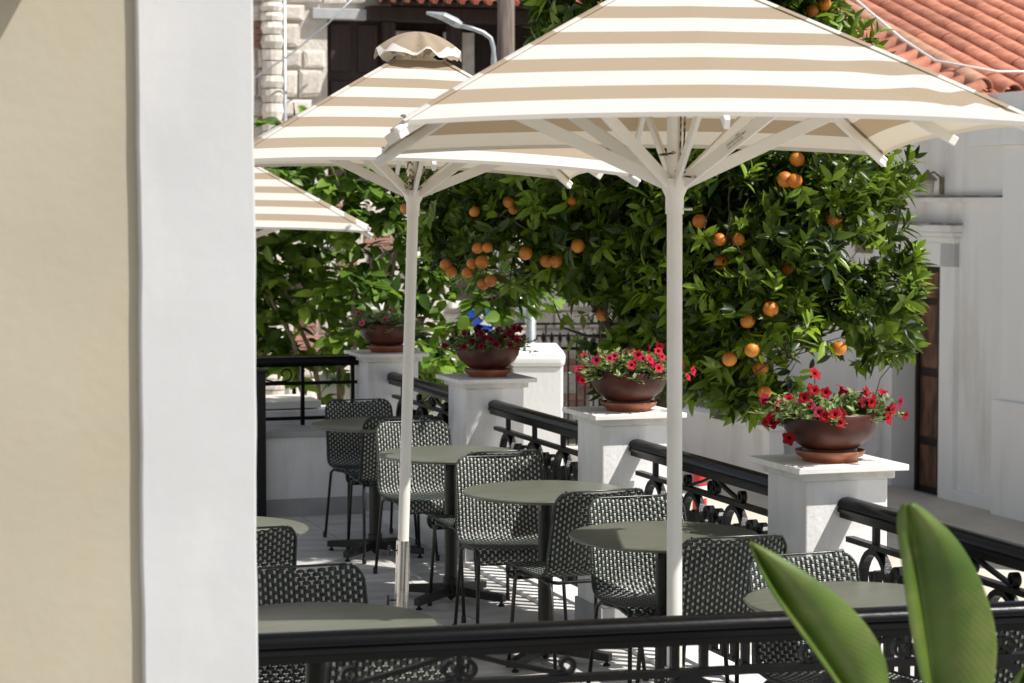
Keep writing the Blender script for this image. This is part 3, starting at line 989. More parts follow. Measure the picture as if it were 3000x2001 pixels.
# near railing, crossing the foreground
nr1 = fr(0, -STEP)
pA = on_z(750, 1856, RAIL_TOP)
pB = on_z(2800, 1768, RAIL_TOP)
dr_ = (pB - pA).normalized()
pC = pA + dr_ * ((nr1.x - 0.15 - pA.x) / dr_.x)
ln = (pC - pA).length + 0.12
mid = (pA + pC) / 2 - dr_ * 0.06
mid.z = 0
make_rail(ln, mid, math.atan2(dr_.y, dr_.x) - PI / 2, 'long black iron railing crossing in front of the tables from the white plaster pier', n_arch=5, crests=(-0.62, 0.62))
NEAR_DIR = dr_.copy()
# far cross railing from the corner pillar to the left, on a low wall
far_len = 2.6
fl = empty('railing', fr(-0.17 - far_len / 2, STEP * 3 + 0.1), TH, 'black cross railing with one small scroll above the low end wall', 'railing', 'black iron railings around the terrace')
MB().sweep([(-far_len / 2, 0, 0.995), (far_len / 2, 0, 0.995)], [(-0.045, -0.06), (0.045, -0.06), (0.05, -0.02), (0.04, 0.0), (0, 0.012), (-0.04, 0.0), (-0.05, -0.02)]).build('handrail', HANDRAIL, fl, smooth='auto')
MB().box((0, 0, 0.825), (far_len, 0.02, 0.022)).build('middle_bar', IRON, fl)
MB().box((0, 0, 0.6), (far_len, 0.02, 0.022)).build('bottom_bar', IRON, fl)
for xx in (far_len / 2 - 0.03, far_len / 2 - 0.36, far_len / 2 - 1.0, -far_len / 2 + 0.1):
    MB().box((xx, 0, 0.755), (0.024, 0.024, 0.40 if xx < far_len / 2 - 0.1 else 0.44)).build('post', IRON, fl)
sc2 = MB()
pts = [(far_len / 2 - 0.72, 0, 0.90), (far_len / 2 - 0.62, 0, 0.86), (far_len / 2 - 0.55, 0, 0.838)]
for i in range(14):
    a = -PI / 2 + 2 * PI * 0.85 * i / 13
    r_ = 0.045 * (1 - 0.5 * i / 13)
    pts.append((far_len / 2 - 0.47 + r_ * math.cos(a), 0, 0.885 + r_ * math.sin(a)))
sc2.tube(pts, 0.006, 6)
sc2.build('scroll', IRON, fl, smooth=True)
# second black rail further back on the left
D2 = 18.0
r2 = empty('railing', (at(755, 1010, D2).x, D2, STREET_Z), 0, 'short black double bar railing among the leaves beyond the end wall', 'railing', 'black iron railings around the terrace')
z2 = at(755, 1003, D2).z - STREET_Z
x2 = at(872, 1010, D2).x - at(755, 1010, D2).x
MB().box((x2 / 2 - 0.6, 0, z2 - 0.02), (x2 + 1.2, 0.06, 0.045)).build('handrail', HANDRAIL, r2, bevel=0.006)
MB().box((x2 / 2 - 0.6, 0, z2 - 0.065), (x2 + 1.2, 0.045, 0.035)).build('lower_bar', HANDRAIL, r2, bevel=0.004)
for xx in (x2 - 0.03, x2 - 1.1):
    MB().box((xx, 0, z2 / 2 - 0.04), (0.03, 0.03, z2 - 0.09)).build('post', IRON, r2)

# ------------------------------------------------------------------ terrace end wall
ew = empty('end_wall', fr(-2.2, STEP * 3 - 0.03), TH, 'low stepped white wall with marble ledge closing the terrace', 'wall')
MB().box((0.08, 0.0, 0.25), (4.0, 0.16, 0.5)).build('front_face', WHITE, ew, bevel=0.004)
MB().box((0.08, 0.12, 0.52), (4.0, 0.44, 0.036)).build('ledge', SKIRT, ew, bevel=0.004)
MB().box((0.08, 0.5, 0.30), (4.0, 0.32, 0.66)).build('back_step', WHITE, ew, bevel=0.004)
MB().box((0.0, 0.62, 0.665), (3.7, 0.5, 0.05)).build('coping', MARBLE, ew, bevel=0.006)
MB().box((0.08, -0.085, 0.055), (4.0, 0.012, 0.11)).build('skirting', SKIRT, ew)
# black menu cabinet standing against it
cb_ = fr(0, 0)
mp_ = on_z(740, 1512, 0.0)
cab = empty('menu_cabinet', (mp_.x, mp_.y - 0.1, 0), TH, 'tall narrow black metal cabinet standing by the end wall', 'cabinet')
MB().box((0, 0, 0.46), (0.17, 0.16, 0.92)).build('body', BLACKP, cab, bevel=0.004)
MB().box((0, 0, 0.931), (0.20, 0.19, 0.02)).build('lid', BLACKP, cab, bevel=0.004)

# ------------------------------------------------------------------ bowls and petunias
def lathe_smooth(prof, n=40):
    return MB().lathe(prof, n)
BOWL = [(0.001, 0.0), (0.098, 0.0), (0.10, 0.010), (0.094, 0.022), (0.112, 0.034), (0.143, 0.056), (0.162, 0.085), (0.169, 0.114), (0.170, 0.135), (0.166, 0.139), (0.158, 0.134), (0.15, 0.108), (0.12, 0.105), (0.001, 0.105)]
SAUCER = [(0.001, 0.0), (0.098, 0.0), (0.102, 0.012), (0.118, 0.020), (0.126, 0.034), (0.1255, 0.040), (0.119, 0.040), (0.108, 0.030), (0.10, 0.024), (0.001, 0.022)]
bowl_me = MB().lathe(BOWL, 40).mesh('bowl')
sauc_me = MB().lathe(SAUCER, 40).mesh('saucer')
bowl_me.transform(Matrix.Diagonal((1.06, 1.06, 1.16, 1)))
sauc_me.transform(Matrix.Scale(1.04, 4))
for me_ in (bowl_me, sauc_me):
    me_.polygons.foreach_set('use_smooth', [True] * len(me_.polygons))
    me_.set_sharp_from_angle(angle=R(50))
def flower_mesh():
    n = 20
    rings = [(0.0030, -0.030), (0.0034, -0.012), (0.0075, -0.002), (0.015, 0.003), (0.026, 0.002)]
    v = []
    for k, (r, z) in enumerate(rings):
        for i in range(n):
            a = 2 * PI * i / n
            lobe = 1.0 + (0.17 * math.cos(5 * a) * (k / 4) ** 2)
            ruff = 0.0022 * math.sin(10 * a + 0.7) * (k / 4) ** 2
            v.append((r * lobe * math.cos(a), r * lobe * math.sin(a), z + ruff))
    f = []
    for k in range(len(rings) - 1):
        for i in range(n):
            j = (i + 1) % n
            f.append((k * n + i, k * n + j, (k + 1) * n + j, (k + 1) * n + i))
    return v, f
fv, ff = flower_mesh()
def leaf_template(L_=1.0, W_=0.36, fold=0.18, curl=0.22, n=5, taper=1.0):
    """leaf in the xy plane, base at origin, tip at +x, normal +z"""
    xs = np.linspace(0, 1, n)
    prof = np.sin(PI * np.power(xs, 0.78)) ** 0.85 * W_ / 2
    prof[0] = 0.012
    prof[-1] = 0.0
    V = []
    for x, p in zip(xs, prof):
        zc = -curl * x * x * 0.6
        V.append((x * L_, p, zc + fold * p))
        V.append((x * L_, 0, zc))
        V.append((x * L_, -p, zc + fold * p))
    F = []
    for i in range(n - 1):
        F.append((3 * i, 3 * i + 1, 3 * i + 4, 3 * i + 3))
        F.append((3 * i + 1, 3 * i + 2, 3 * i + 5, 3 * i + 4))
    return np.array(V), np.array(F)
def leaf_frames(dirs, ups):
    """rows: x axis = dir, z axis ~ up"""
    x = dirs / np.linalg.norm(dirs, axis=1, keepdims=True)
    y = np.cross(ups, x)
    nn = np.linalg.norm(y, axis=1, keepdims=True)
    y = np.where(nn < 1e-3, np.array([[0, 1.0, 0]]), y / np.maximum(nn, 1e-3))
    z = np.cross(x, y)
    return np.stack([x, y, z], axis=2)     # columns are axes
def set_age_light(me, values):
    a = me.attributes.new('age_light', 'FLOAT', 'POINT')
    a.data.foreach_set('value', np.asarray(values, dtype=np.float32))
def leaf_mass(T, pos, frm, sc):
    V, F = T
    n = len(pos)
    W_ = np.einsum('nij,vj->nvi', frm, V) * sc[:, None, None] + pos[:, None, :]
    Fq = (F[None, :, :] + (np.arange(n) * len(V))[:, None, None]).reshape(-1, 4)
    return W_.reshape(-1, 3), Fq

def petunia(k, label, mats, n_fl, seed, dense, spread=1.0, hgt=1.0):
    r_ = np.random.default_rng(seed)
    rr = random.Random(seed)
    base = fr(0, STEP * k, HC)
    off_ = P_ * rr.uniform(-0.015, 0.02) + E_ * -0.02
    bo_ = base + off_
    s = link_mesh('pot_saucer', sauc_me, TERRACOTTA, None, bo_ + Vector((0, 0, 0.0005)))
    tag(s, 'terracotta saucer under the bowl of ' + label, 'saucer', 'terracotta saucers on the pillars')
    p = empty('flower_bowl', bo_ + Vector((0, 0, 0.0235)), rr.random() * 6, ('round terracotta bowl planted with ' + label), 'flower pot', 'terracotta bowls on the pillars')
    b = bpy.data.objects.new('bowl', bowl_me)
    col.objects.link(b)
    b.parent = p
    if not bowl_me.materials:
        bowl_me.materials.append(TERRA_DARK)
    MB().lathe([(0.001, 0.130), (0.158, 0.128)], 24).build('soil', SOIL, p)
    pl = empty('petunia', bo_ + Vector((0, 0, 0.158)), 0, label + ' spilling over their bowl', 'flowering plant', 'petunias in the bowls')
    # foliage: short stems with small leaves
    n_st = int(115 * dense)
    P0, D0_, S0 = [], [], []
    stems = MB()
    tips = []
    for i in range(n_st):
        a = r_.uniform(0, 2 * PI)
        q = math.sqrt(r_.uniform(0, 1))
        bx_ = Vector((math.cos(a), math.sin(a), 0)) * 0.13 * q
        out = Vector((math.cos(a), math.sin(a), 0))
        L_ = r_.uniform(0.075, 0.145) * (0.85 + 0.35 * q)
        lift = (1 - q * 0.75) * hgt + r_.uniform(-0.15, 0.25)
        d = (out * (0.35 + 0.75 * q) * spread + Vector((0, 0, lift)) + Vector(tuple(r_.normal(0, 0.15, 3)))).normalized()
        tip = bx_ + d * L_
        tip.z -= 0.03 * q * q
        stems.tube([bx_ + Vector((0, 0, -0.02)), bx_.lerp(tip, 0.5) + Vector((0, 0, 0.008)), tip], 0.0014, 4)
        tips.append((tip, d))
        for j in range(11):
            t = 0.25 + 0.75 * j / 10
            pos = bx_.lerp(tip, t)
            ang = r_.uniform(0, 2 * PI)
            side = Vector((math.cos(ang), math.sin(ang), r_.uniform(-0.2, 0.6)))
            P0.append(pos)
            D0_.append(side + d * 0.7)
            S0.append(r_.uniform(0.030, 0.052) * (1.1 - 0.35 * t))
    P0 = np.array([tuple(q) for q in P0])
    D0_ = np.array([tuple(q) for q in D0_])
    frm = leaf_frames(D0_, np.tile([[0, 0, 1.0]], (len(P0), 1)) + r_.normal(0, 0.3, (len(P0), 3)))
    V, Fq = leaf_mass(leaf_template(1, 0.48, 0.2, 0.3, 4), P0, frm, np.array(S0))
    fo = link_mesh('foliage', np_mesh('foliage', V, Fq), LEAF_P, pl)
    tag(fo, kind='stuff')
    tag(stems.build('stems', LEAF_P, pl), kind='stuff')
    # flowers: each its own object
    fmes = []
    for m_ in mats:
        fm = bpy.data.meshes.new('flower')
        fm.from_pydata(fv, [], ff)
        fm.polygons.foreach_set('use_smooth', [True] * len(fm.polygons))
        fm.materials.append(m_)
        fmes.append(fm)
    rr.shuffle(tips)
    for i in range(min(n_fl, len(tips))):
        tip, d = tips[i]
        out = Vector((tip.x, tip.y, 0))
        # most face outwards and up; more of them toward the sunny street and the terrace
        nd = (out.normalized() * rr.uniform(0.4, 1.0) + Vector((0.12, -0.35, rr.uniform(0.0, 0.7))) + Vector((rr.uniform(-.5, .5), rr.uniform(-.4, .4), rr.uniform(-.2, .2)))).normalized()
        o = link_mesh('flower', rr.choice(fmes), None, pl, tip + nd * 0.022 + Vector((0, 0, 0.008)))
        o.rotation_euler = nd.to_track_quat('Z', 'Y').to_euler()
        sc = rr.uniform(0.66, 0.94)
        o.scale = (sc, sc, sc)
    return pl, fmes
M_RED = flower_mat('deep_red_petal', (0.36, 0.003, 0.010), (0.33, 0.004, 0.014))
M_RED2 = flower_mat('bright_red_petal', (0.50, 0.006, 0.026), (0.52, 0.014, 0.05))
M_PINKBACK = flower_mat('crimson_petal', (0.24, 0.004, 0.026), (0.34, 0.02, 0.06))
M_PINK = flower_mat('pink_petal', (0.70, 0.05, 0.19), (0.74, 0.16, 0.28))
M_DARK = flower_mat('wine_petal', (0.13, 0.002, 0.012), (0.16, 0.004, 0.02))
plD, fmD = petunia(0, 'deep red petunias', [M_RED, M_RED, M_RED, M_PINKBACK], 46, 11, 1.15, 1.05, 0.9)
plC, fmC = petunia(1, 'bright red petunias with bushy green leaves', [M_RED2, M_RED2, M_PINKBACK], 42, 23, 1.35, 1.0, 1.3)
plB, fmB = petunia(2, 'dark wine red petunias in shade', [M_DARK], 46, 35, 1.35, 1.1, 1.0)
plA, fmA = petunia(3, 'pale pink petunias', [M_PINK], 9, 44, 1.2, 1.0, 0.8)
# a trailing stem on the deep red plant
tr_pts = [Vector((-0.14, -0.03, 0.0)), Vector((-0.19, -0.05, 0.015)), Vector((-0.215, -0.06, -0.002))]
MB().tube(tr_pts, 0.002, 5).build('trailing_stem', LEAF_P, plD)
for pos, nd in ((Vector((-0.225, -0.07, -0.005)), Vector((-0.3, -1, 0.05))), (Vector((-0.165, -0.09, -0.065)), Vector((-0.5, -0.9, -0.2))), (Vector((-0.06, -0.02, 0.17)), Vector((0.5, -0.6, 0.5))), (Vector((0.215, -0.02, 0.03)), Vector((0.6, -0.6, -0.3)))):
    o = link_mesh('flower', fmD[0], None, plD, pos)
    o.rotation_euler = nd.to_track_quat('Z', 'Y').to_euler()
MB().tube([Vector((-0.03, 0, 0.05)), Vector((-0.06, -0.01, 0.12)), Vector((-0.062, -0.02, 0.165))], 0.0022, 5).build('tall_stem', LEAF_P, plD)

# ------------------------------------------------------------------ tables
def make_table():
    root = empty('cafe_table')
    rT = 0.36
    MB().lathe([(0.001, 0.722), (rT - 0.03, 0.722), (rT - 0.006, 0.729), (rT, 0.736), (rT - 0.003, 0.741), (rT - 0.012, 0.743), (0.001, 0.7435)], 64).build('tabletop', TABLE, root, smooth='auto')
    MB().lathe([(0.001, 0.0), (0.001, 0.001), (0.033, 0.03), (0.033, 0.70), (0.06, 0.7215), (0.001, 0.7215)], 20).build('pedestal', FRAME, root, smooth='auto')
    MB().lathe([(0.04, 0.03), (0.04, 0.115), (0.034, 0.12)], 20).build('collar', FRAME, root, smooth='auto')
    arm = MB()
    arm.add([(0.03, -0.022, 0.035), (0.03, 0.022, 0.035), (0.03, 0.022, 0.085), (0.03, -0.022, 0.085), (0.31, -0.018, 0.022), (0.31, 0.018, 0.022), (0.31, 0.018, 0.055), (0.31, -0.018, 0.055)],
            [(0, 1, 2, 3), (7, 6, 5, 4), (0, 4, 5, 1), (1, 5, 6, 2), (2, 6, 7, 3), (3, 7, 4, 0)])
    am = arm.mesh('base_arm')
    ft = MB().lathe([(0.001, 0.0), (0.016, 0.0), (0.016, 0.008), (0.007, 0.012), (0.007, 0.024), (0.001, 0.024)], 12).mesh('foot')
    for k in range(4):
        a = k * PI / 2 + R(38)
        ao = link_mesh('base_arm', am, FRAME, root, (0, 0, 0), (0, 0, a))
        link_mesh('foot', ft, BLACKP, ao, (0.293, 0, 0))
    MB().box((-0.045, -0.05, 0.69), (0.012, 0.03, 0.06)).build('latch', BLACKP, root, bevel=0.003)
    return root
tb0 = make_table()
def tpos(px, d): return Vector(((px - 1500) / F_PX * d, d, 0))
tables = [
    ('round grey green table at the deep red bowl, behind the broad leaves', tpos(2526, 7.0), 0.2),
    ('round grey green table just behind the upright front parasol pole', tpos(1949, 8.4), 0.0),
    ('round grey green table by the bright red bowl pillar', tpos(1599, 9.68), 0.12),
    ('round grey green table behind the leaning parasol pole', tpos(1320, 11.12), 0.05),
    ('round grey green table nearest the end wall', tpos(1096, 12.6), 0.1),
    ('round grey green table behind the black railing beside the plaster pier', tpos(920, 6.62), 0.3),
    ('round grey green table mostly hidden by the plaster pier', tpos(622, 8.55), 0.2)]
for i, (lab, p, rz) in enumerate(tables):
    o = tb0 if i == 0 else copy_tree(tb0)
    o.location = p
    o.rotation_euler = (0, 0, TH + rz)
    tag(o, lab, 'table', 'round cafe tables')

# ------------------------------------------------------------------ woven chairs
CH = 0.80
def chair_profile():
    ctrl = [(0.205, 0.385), (0.222, 0.405), (0.222, 0.432), (0.198, 0.446), (0.10, 0.440), (-0.04, 0.434), (-0.12, 0.438), (-0.165, 0.456), (-0.192, 0.49), (-0.208, 0.54), (-0.228, 0.63), (-0.252, 0.72), (-0.272, 0.785), (-0.284, 0.80)]
    P = [Vector((a, b, 0)) for a, b in ctrl]
    out = []
    for i in range(len(P) - 1):
        p0, p1, p2, p3 = P[max(i - 1, 0)], P[i], P[i + 1], P[min(i + 2, len(P) - 1)]
        for j in range(12):
            t = j / 12
            out.append(0.5 * ((2 * p1) + (-p0 + p2) * t + (2 * p0 - 5 * p1 + 4 * p2 - p3) * t * t + (-p0 + 3 * p1 - 3 * p2 + p3) * t ** 3))
    out.append(P[-1])
    arr = np.array([(q.x, q.y) for q in out])
    s = np.concatenate([[0], np.cumsum(np.linalg.norm(np.diff(arr, axis=0), axis=1))])
    return arr, s
PROF, PS = chair_profile()
STOT = PS[-1]
def prof_at(s):
    s = np.clip(s, 0, STOT)
    y = np.interp(s, PS, PROF[:, 0])
    z = np.interp(s, PS, PROF[:, 1])
    y2 = np.interp(np.clip(s + 0.004, 0, STOT), PS, PROF[:, 0]) - np.interp(np.clip(s - 0.004, 0, STOT), PS, PROF[:, 0])
    z2 = np.interp(np.clip(s + 0.004, 0, STOT), PS, PROF[:, 1]) - np.interp(np.clip(s - 0.004, 0, STOT), PS, PROF[:, 1])
    n = np.hypot(y2, z2)
    return y, z, -z2 / n * -1.0, y2 / n * -1.0      # point, normal toward the sitter
def half_w(s):
    """half width of the shell at arc length s"""
    hw = 0.213 - 0.010 * np.clip((s - 0.45) / 0.35, 0, 1)
    e = np.clip((STOT - s) / 0.062, 0, 1)
    hw = hw - 0.060 * (1 - np.sqrt(1 - (1 - e) ** 2))
    e0 = np.clip(s / 0.045, 0, 1)
    hw = hw - 0.035 * (1 - np.sqrt(1 - (1 - e0) ** 2))
    return hw
def shell(u, s, off):
    """world-local point on the shell"""
    y, z, ny, nz = prof_at(s)
    back = np.clip((s - 0.42) / 0.12, 0, 1)
    cup = 0.030 * (u / 0.21) ** 2 * back - 0.010 * (u / 0.21) ** 2 * (1 - back) * -1.0
    return np.stack([u, y + ny * (off + cup), z + nz * (off + cup)], axis=-1)
def chair_weave():
    pc = 0.0174          # column pitch
    pr = 0.0134          # row pitch (a pair of strands)
    A = 0.0026
    rows = int(STOT / pr)
    V, F = [], []
    base = 0
    for r_ in range(rows):
        for q in (-1, 1):
            s = (r_ + 0.5) * pr + q * 0.0033
            hw = float(half_w(np.array(s)))
            n = int(2 * hw / pc * 6)
            u = np.linspace(-hw, hw, n + 1)
            cosw = np.cos(PI * u / pc + PI * r_)
            wv = A * np.clip(cosw * 1.35, -1, 1)
            h = 0.0033
            for ds, dz in ((-h, -0.0009), (0.0, 0.0013), (h, -0.0009)):
                V.append(shell(u, np.full_like(u, s + ds), wv + dz))
            m = n + 1
            for k in range(2):
                a = base + k * m + np.arange(n)
                F.append(np.stack([a, a + 1, a + m + 1, a + m], axis=1))
            base += 3 * m
    strands = (np.concatenate(V), np.concatenate(F))
    V, F = [], []
    base = 0
    ncol = int(0.208 / pc)
    for c in range(-ncol, ncol + 1):
        uc = c * pc
        for q in (-1, 1):
            sv = np.arange(0, rows * pr, pr / 4)
            ok = half_w(sv) > abs(uc) + 0.004
            sv = sv[ok]
            rr_ = sv / pr - 0.5
            wv = -A * np.clip(np.cos(PI * rr_ + PI * c) * 1.0 + 0.30, -1, 1)
            h = 0.0016
            for du, dz in ((-h, -0.0006), (0.0, 0.0011), (h, -0.0006)):
                V.append(shell(np.full_like(sv, uc + q * 0.0019 + du), sv, wv + dz))
            m = len(sv)
            for k in range(2):
                a = base + k * m + np.arange(m - 1)
                F.append(np.stack([a, a + m, a + m + 1, a + 1], axis=1))
            base += 3 * m
    ribs = (np.concatenate(V), np.concatenate(F))
    return strands, ribs
def make_chair():
    root = empty('cafe_chair')
    (SV, SF), (RV, RF) = chair_weave()
    so = link_mesh('woven_strands', np_mesh('woven_strands', SV, SF), STRAND, root)
    tag(so, kind='stuff')
    ro = link_mesh('cream_strands', np_mesh('cream_strands', RV, RF), STRAND_LIGHT, root)
    tag(ro, kind='stuff')
    # wrapped rim following the outline of the shell
    ss = np.linspace(0, STOT, 60)
    L_ = [tuple(shell(np.array(-float(half_w(np.array(s)))), np.array(s), np.array(-0.002))) for s in ss]
    R_ = [tuple(shell(np.array(float(half_w(np.array(s)))), np.array(s), np.array(-0.002))) for s in ss[::-1]]
    rim = MB().tube(L_ + R_, 0.0042, 8, closed=True)
    # the strands wrap over the edge: short turns of cane around the rim
    wr = MB()
    ring = L_ + R_
    for i in range(0, len(ring), 1):
        a_, b_ = Vector(ring[i]), Vector(ring[(i + 1) % len(ring)])
        if (b_ - a_).length > 0.05:
            continue
        n_t = max(1, int((b_ - a_).length / 0.0068))
        for q in range(n_t):
            c0 = a_.lerp(b_, q / n_t)
            c1 = a_.lerp(b_, (q + 0.72) / n_t)
            wr.tube([c0, c1], 0.0062, 6)
    tag(wr.build('rim_wrapping', STRAND, root, smooth=True), kind='stuff')
    ro2 = rim.build('rim', STRAND, root, smooth=True)
    # steel frame under the seat
    fz = 0.418
    fr_pts = [(-0.17, 0.15, fz), (-0.15, 0.172, fz), (0.15, 0.172, fz), (0.17, 0.15, fz), (0.17, -0.13, fz), (0.15, -0.155, fz), (-0.15, -0.155, fz), (-0.17, -0.13, fz)]
    MB().tube(fr_pts, 0.008, 8, closed=True).build('seat_frame', FRAME, root, smooth=True)
    for sx in (-1, 1):
        MB().tube([(sx * 0.165, 0.0, fz), (sx * 0.185, 0.165, fz - 0.004), (sx * 0.192, 0.188, fz - 0.025), (sx * 0.208, 0.225, 0.0)], 0.0085, 8).build('leg', FRAME, root, smooth=True)
        MB().tube([(sx * 0.165, 0.0, fz), (sx * 0.185, -0.145, fz - 0.004), (sx * 0.192, -0.172, fz - 0.025), (sx * 0.205, -0.255, 0.0)], 0.0085, 8).build('leg', FRAME, root, smooth=True)
        for yy in (0.2245, -0.254):
            MB().lathe([(0.001, 0), (0.0125, 0), (0.012, 0.03), (0.0088, 0.034)], 10, (sx * 0.2068, yy, 0)).build('foot', BLACKP, root, smooth='auto')
    return root
ch0 = make_chair()
chairs = [  # px of back top centre, py of back top, faces table: 'v' toward the viewer side, 'a' away; extra yaw
    (1045, 1176, 'v', 0.05, 'woven green chair against the end wall, seat tucked under the furthest table'),
    (1176, 1226, 'a', -0.06, 'woven green chair facing the table nearest the end wall, back turned'),
    (1203, 1240, 'v', 0.02, 'woven green chair behind the leaning parasol pole, seat toward the pole'),
    (1482, 1328, 'a', 0.06, 'woven green chair by the shaded dark red bowl, almost hidden by its twin'),
    (1455, 1342, 'v', -0.08, 'woven green chair half sunlit below the pillar with bright red bowl'),
    (1770, 1444, 'a', 0.10, 'woven green chair with its shaded back beside the sunlit one, below the bright red bowl'),
    (1855, 1462, 'v', 0.0, 'sunlit woven green chair immediately beside the upright parasol pole'),
    (2160, 1580, 'a', -0.03, 'woven green chair with shaded back under the deep red bowl pillar'),
    (2338, 1632, 'v', 0.06, 'brightly sunlit woven green chair behind the pointed leaf tip'),
    (2990, 1800, 'a', 0.0, 'woven green chair in deep shade behind the tall upright leaf'),
    (712, 1556, 'a', 0.0, 'woven green chair half cut off by the plaster pier, small table behind it'),
    (880, 1668, 'v', 0.0, 'woven green chair behind the foreground table, next to the plaster pier'),
    (1188, 1895, 'a', 0.08, 'woven green chair pushed up to the inside of the long front railing')]
for i, (px, py, f_, yaw, lab) in enumerate(chairs):
    o = ch0 if i == 0 else copy_tree(ch0)
    p = on_z(px, py, CH)
    rz = TH + yaw + (PI if f_ == 'v' else 0)
    fwd = Vector((-math.sin(rz), math.cos(rz), 0))
    p = p + fwd * 0.275
    p.z = 0
    o.location = p
    o.rotation_euler = (0, 0, rz)
    tag(o, lab, 'chair', 'woven cafe chairs')

# ------------------------------------------------------------------ parasols
def canopy(a, z_apex, z_hem, droop=0.03, sag=0.02, wrinkle=None, seed=0, inner=0.10, tilt=None):
    """square pyramid canopy of four panels, each sagging between its ribs"""
    N, M = 26, 40
    V, F, U = [], [], []
    for side in range(4):
        ca, sa = math.cos(side * PI / 2), math.sin(side * PI / 2)
        n0 = len(V)
        for i in range(N + 1):
            q = inner / a + (1 - inner / a) * i / N       # 0 centre .. 1 hem
            for j in range(M + 1):
                tt = -1 + 2 * j / M                        # across the panel
                e = abs(tt)
                sc = math.sin(PI * e)
                dist = a * q * (1 - 0.016 * sc * q * q)
                x, y = tt * a * q * (1 - 0.0 * sc), -dist
                z = z_apex - (z_apex - z_hem) * q - sag * sc * q * (1.15 - q) * 2 - droop * e ** 2.5 * q * q
                if wrinkle and side == wrinkle[0]:
                    dx, dy = wrinkle[1] * a - x, -a - y
                    rr_ = math.hypot(dx, dy)
                    ang = math.atan2(dy, dx if wrinkle[1] > 0 else -dx)
                    env = max(0.0, 1 - rr_ / 0.85) * min(1.0, rr_ / 0.12) * math.sin(PI * min(1, max(0, (ang * -1) / 0.80)))
                    z += wrinkle[2] * env * math.sin(ang * 26 + 0.8 * math.sin(rr_ * 6))
                V.append((x * ca - y * sa, x * sa + y * ca, z))
                U.append((a * q, tt * a * q))
        for i in range(N):
            for j in range(M):
                k = n0 + i * (M + 1) + j
                F.append((k, k + 1, k + M + 2, k + M + 1))
        # turned-down hem
        n1 = len(V)
        for j in range(M + 1):
            x, y, z = V[n0 + N * (M + 1) + j]
            V.append((x, y, z))
            V.append((x * 0.9985, y * 0.9985, z - 0.013))
            U += [(a, 0), (a, 0)]
        for j in range(M):
            k = n1 + 2 * j
            F.append((k, k + 2, k + 3, k + 1))
    return V, F, U
def uv_mesh(name, V, F, U):
    me = bpy.data.meshes.new(name)
    me.from_pydata([tuple(v) for v in V], [], F)
    lay = me.uv_layers.new(name='band')
    for l in me.loops:
        lay.data[l.index].uv = U[l.vertex_index]
    me.polygons.foreach_set('use_smooth', [True] * len(me.polygons))
    me.update()
    return me
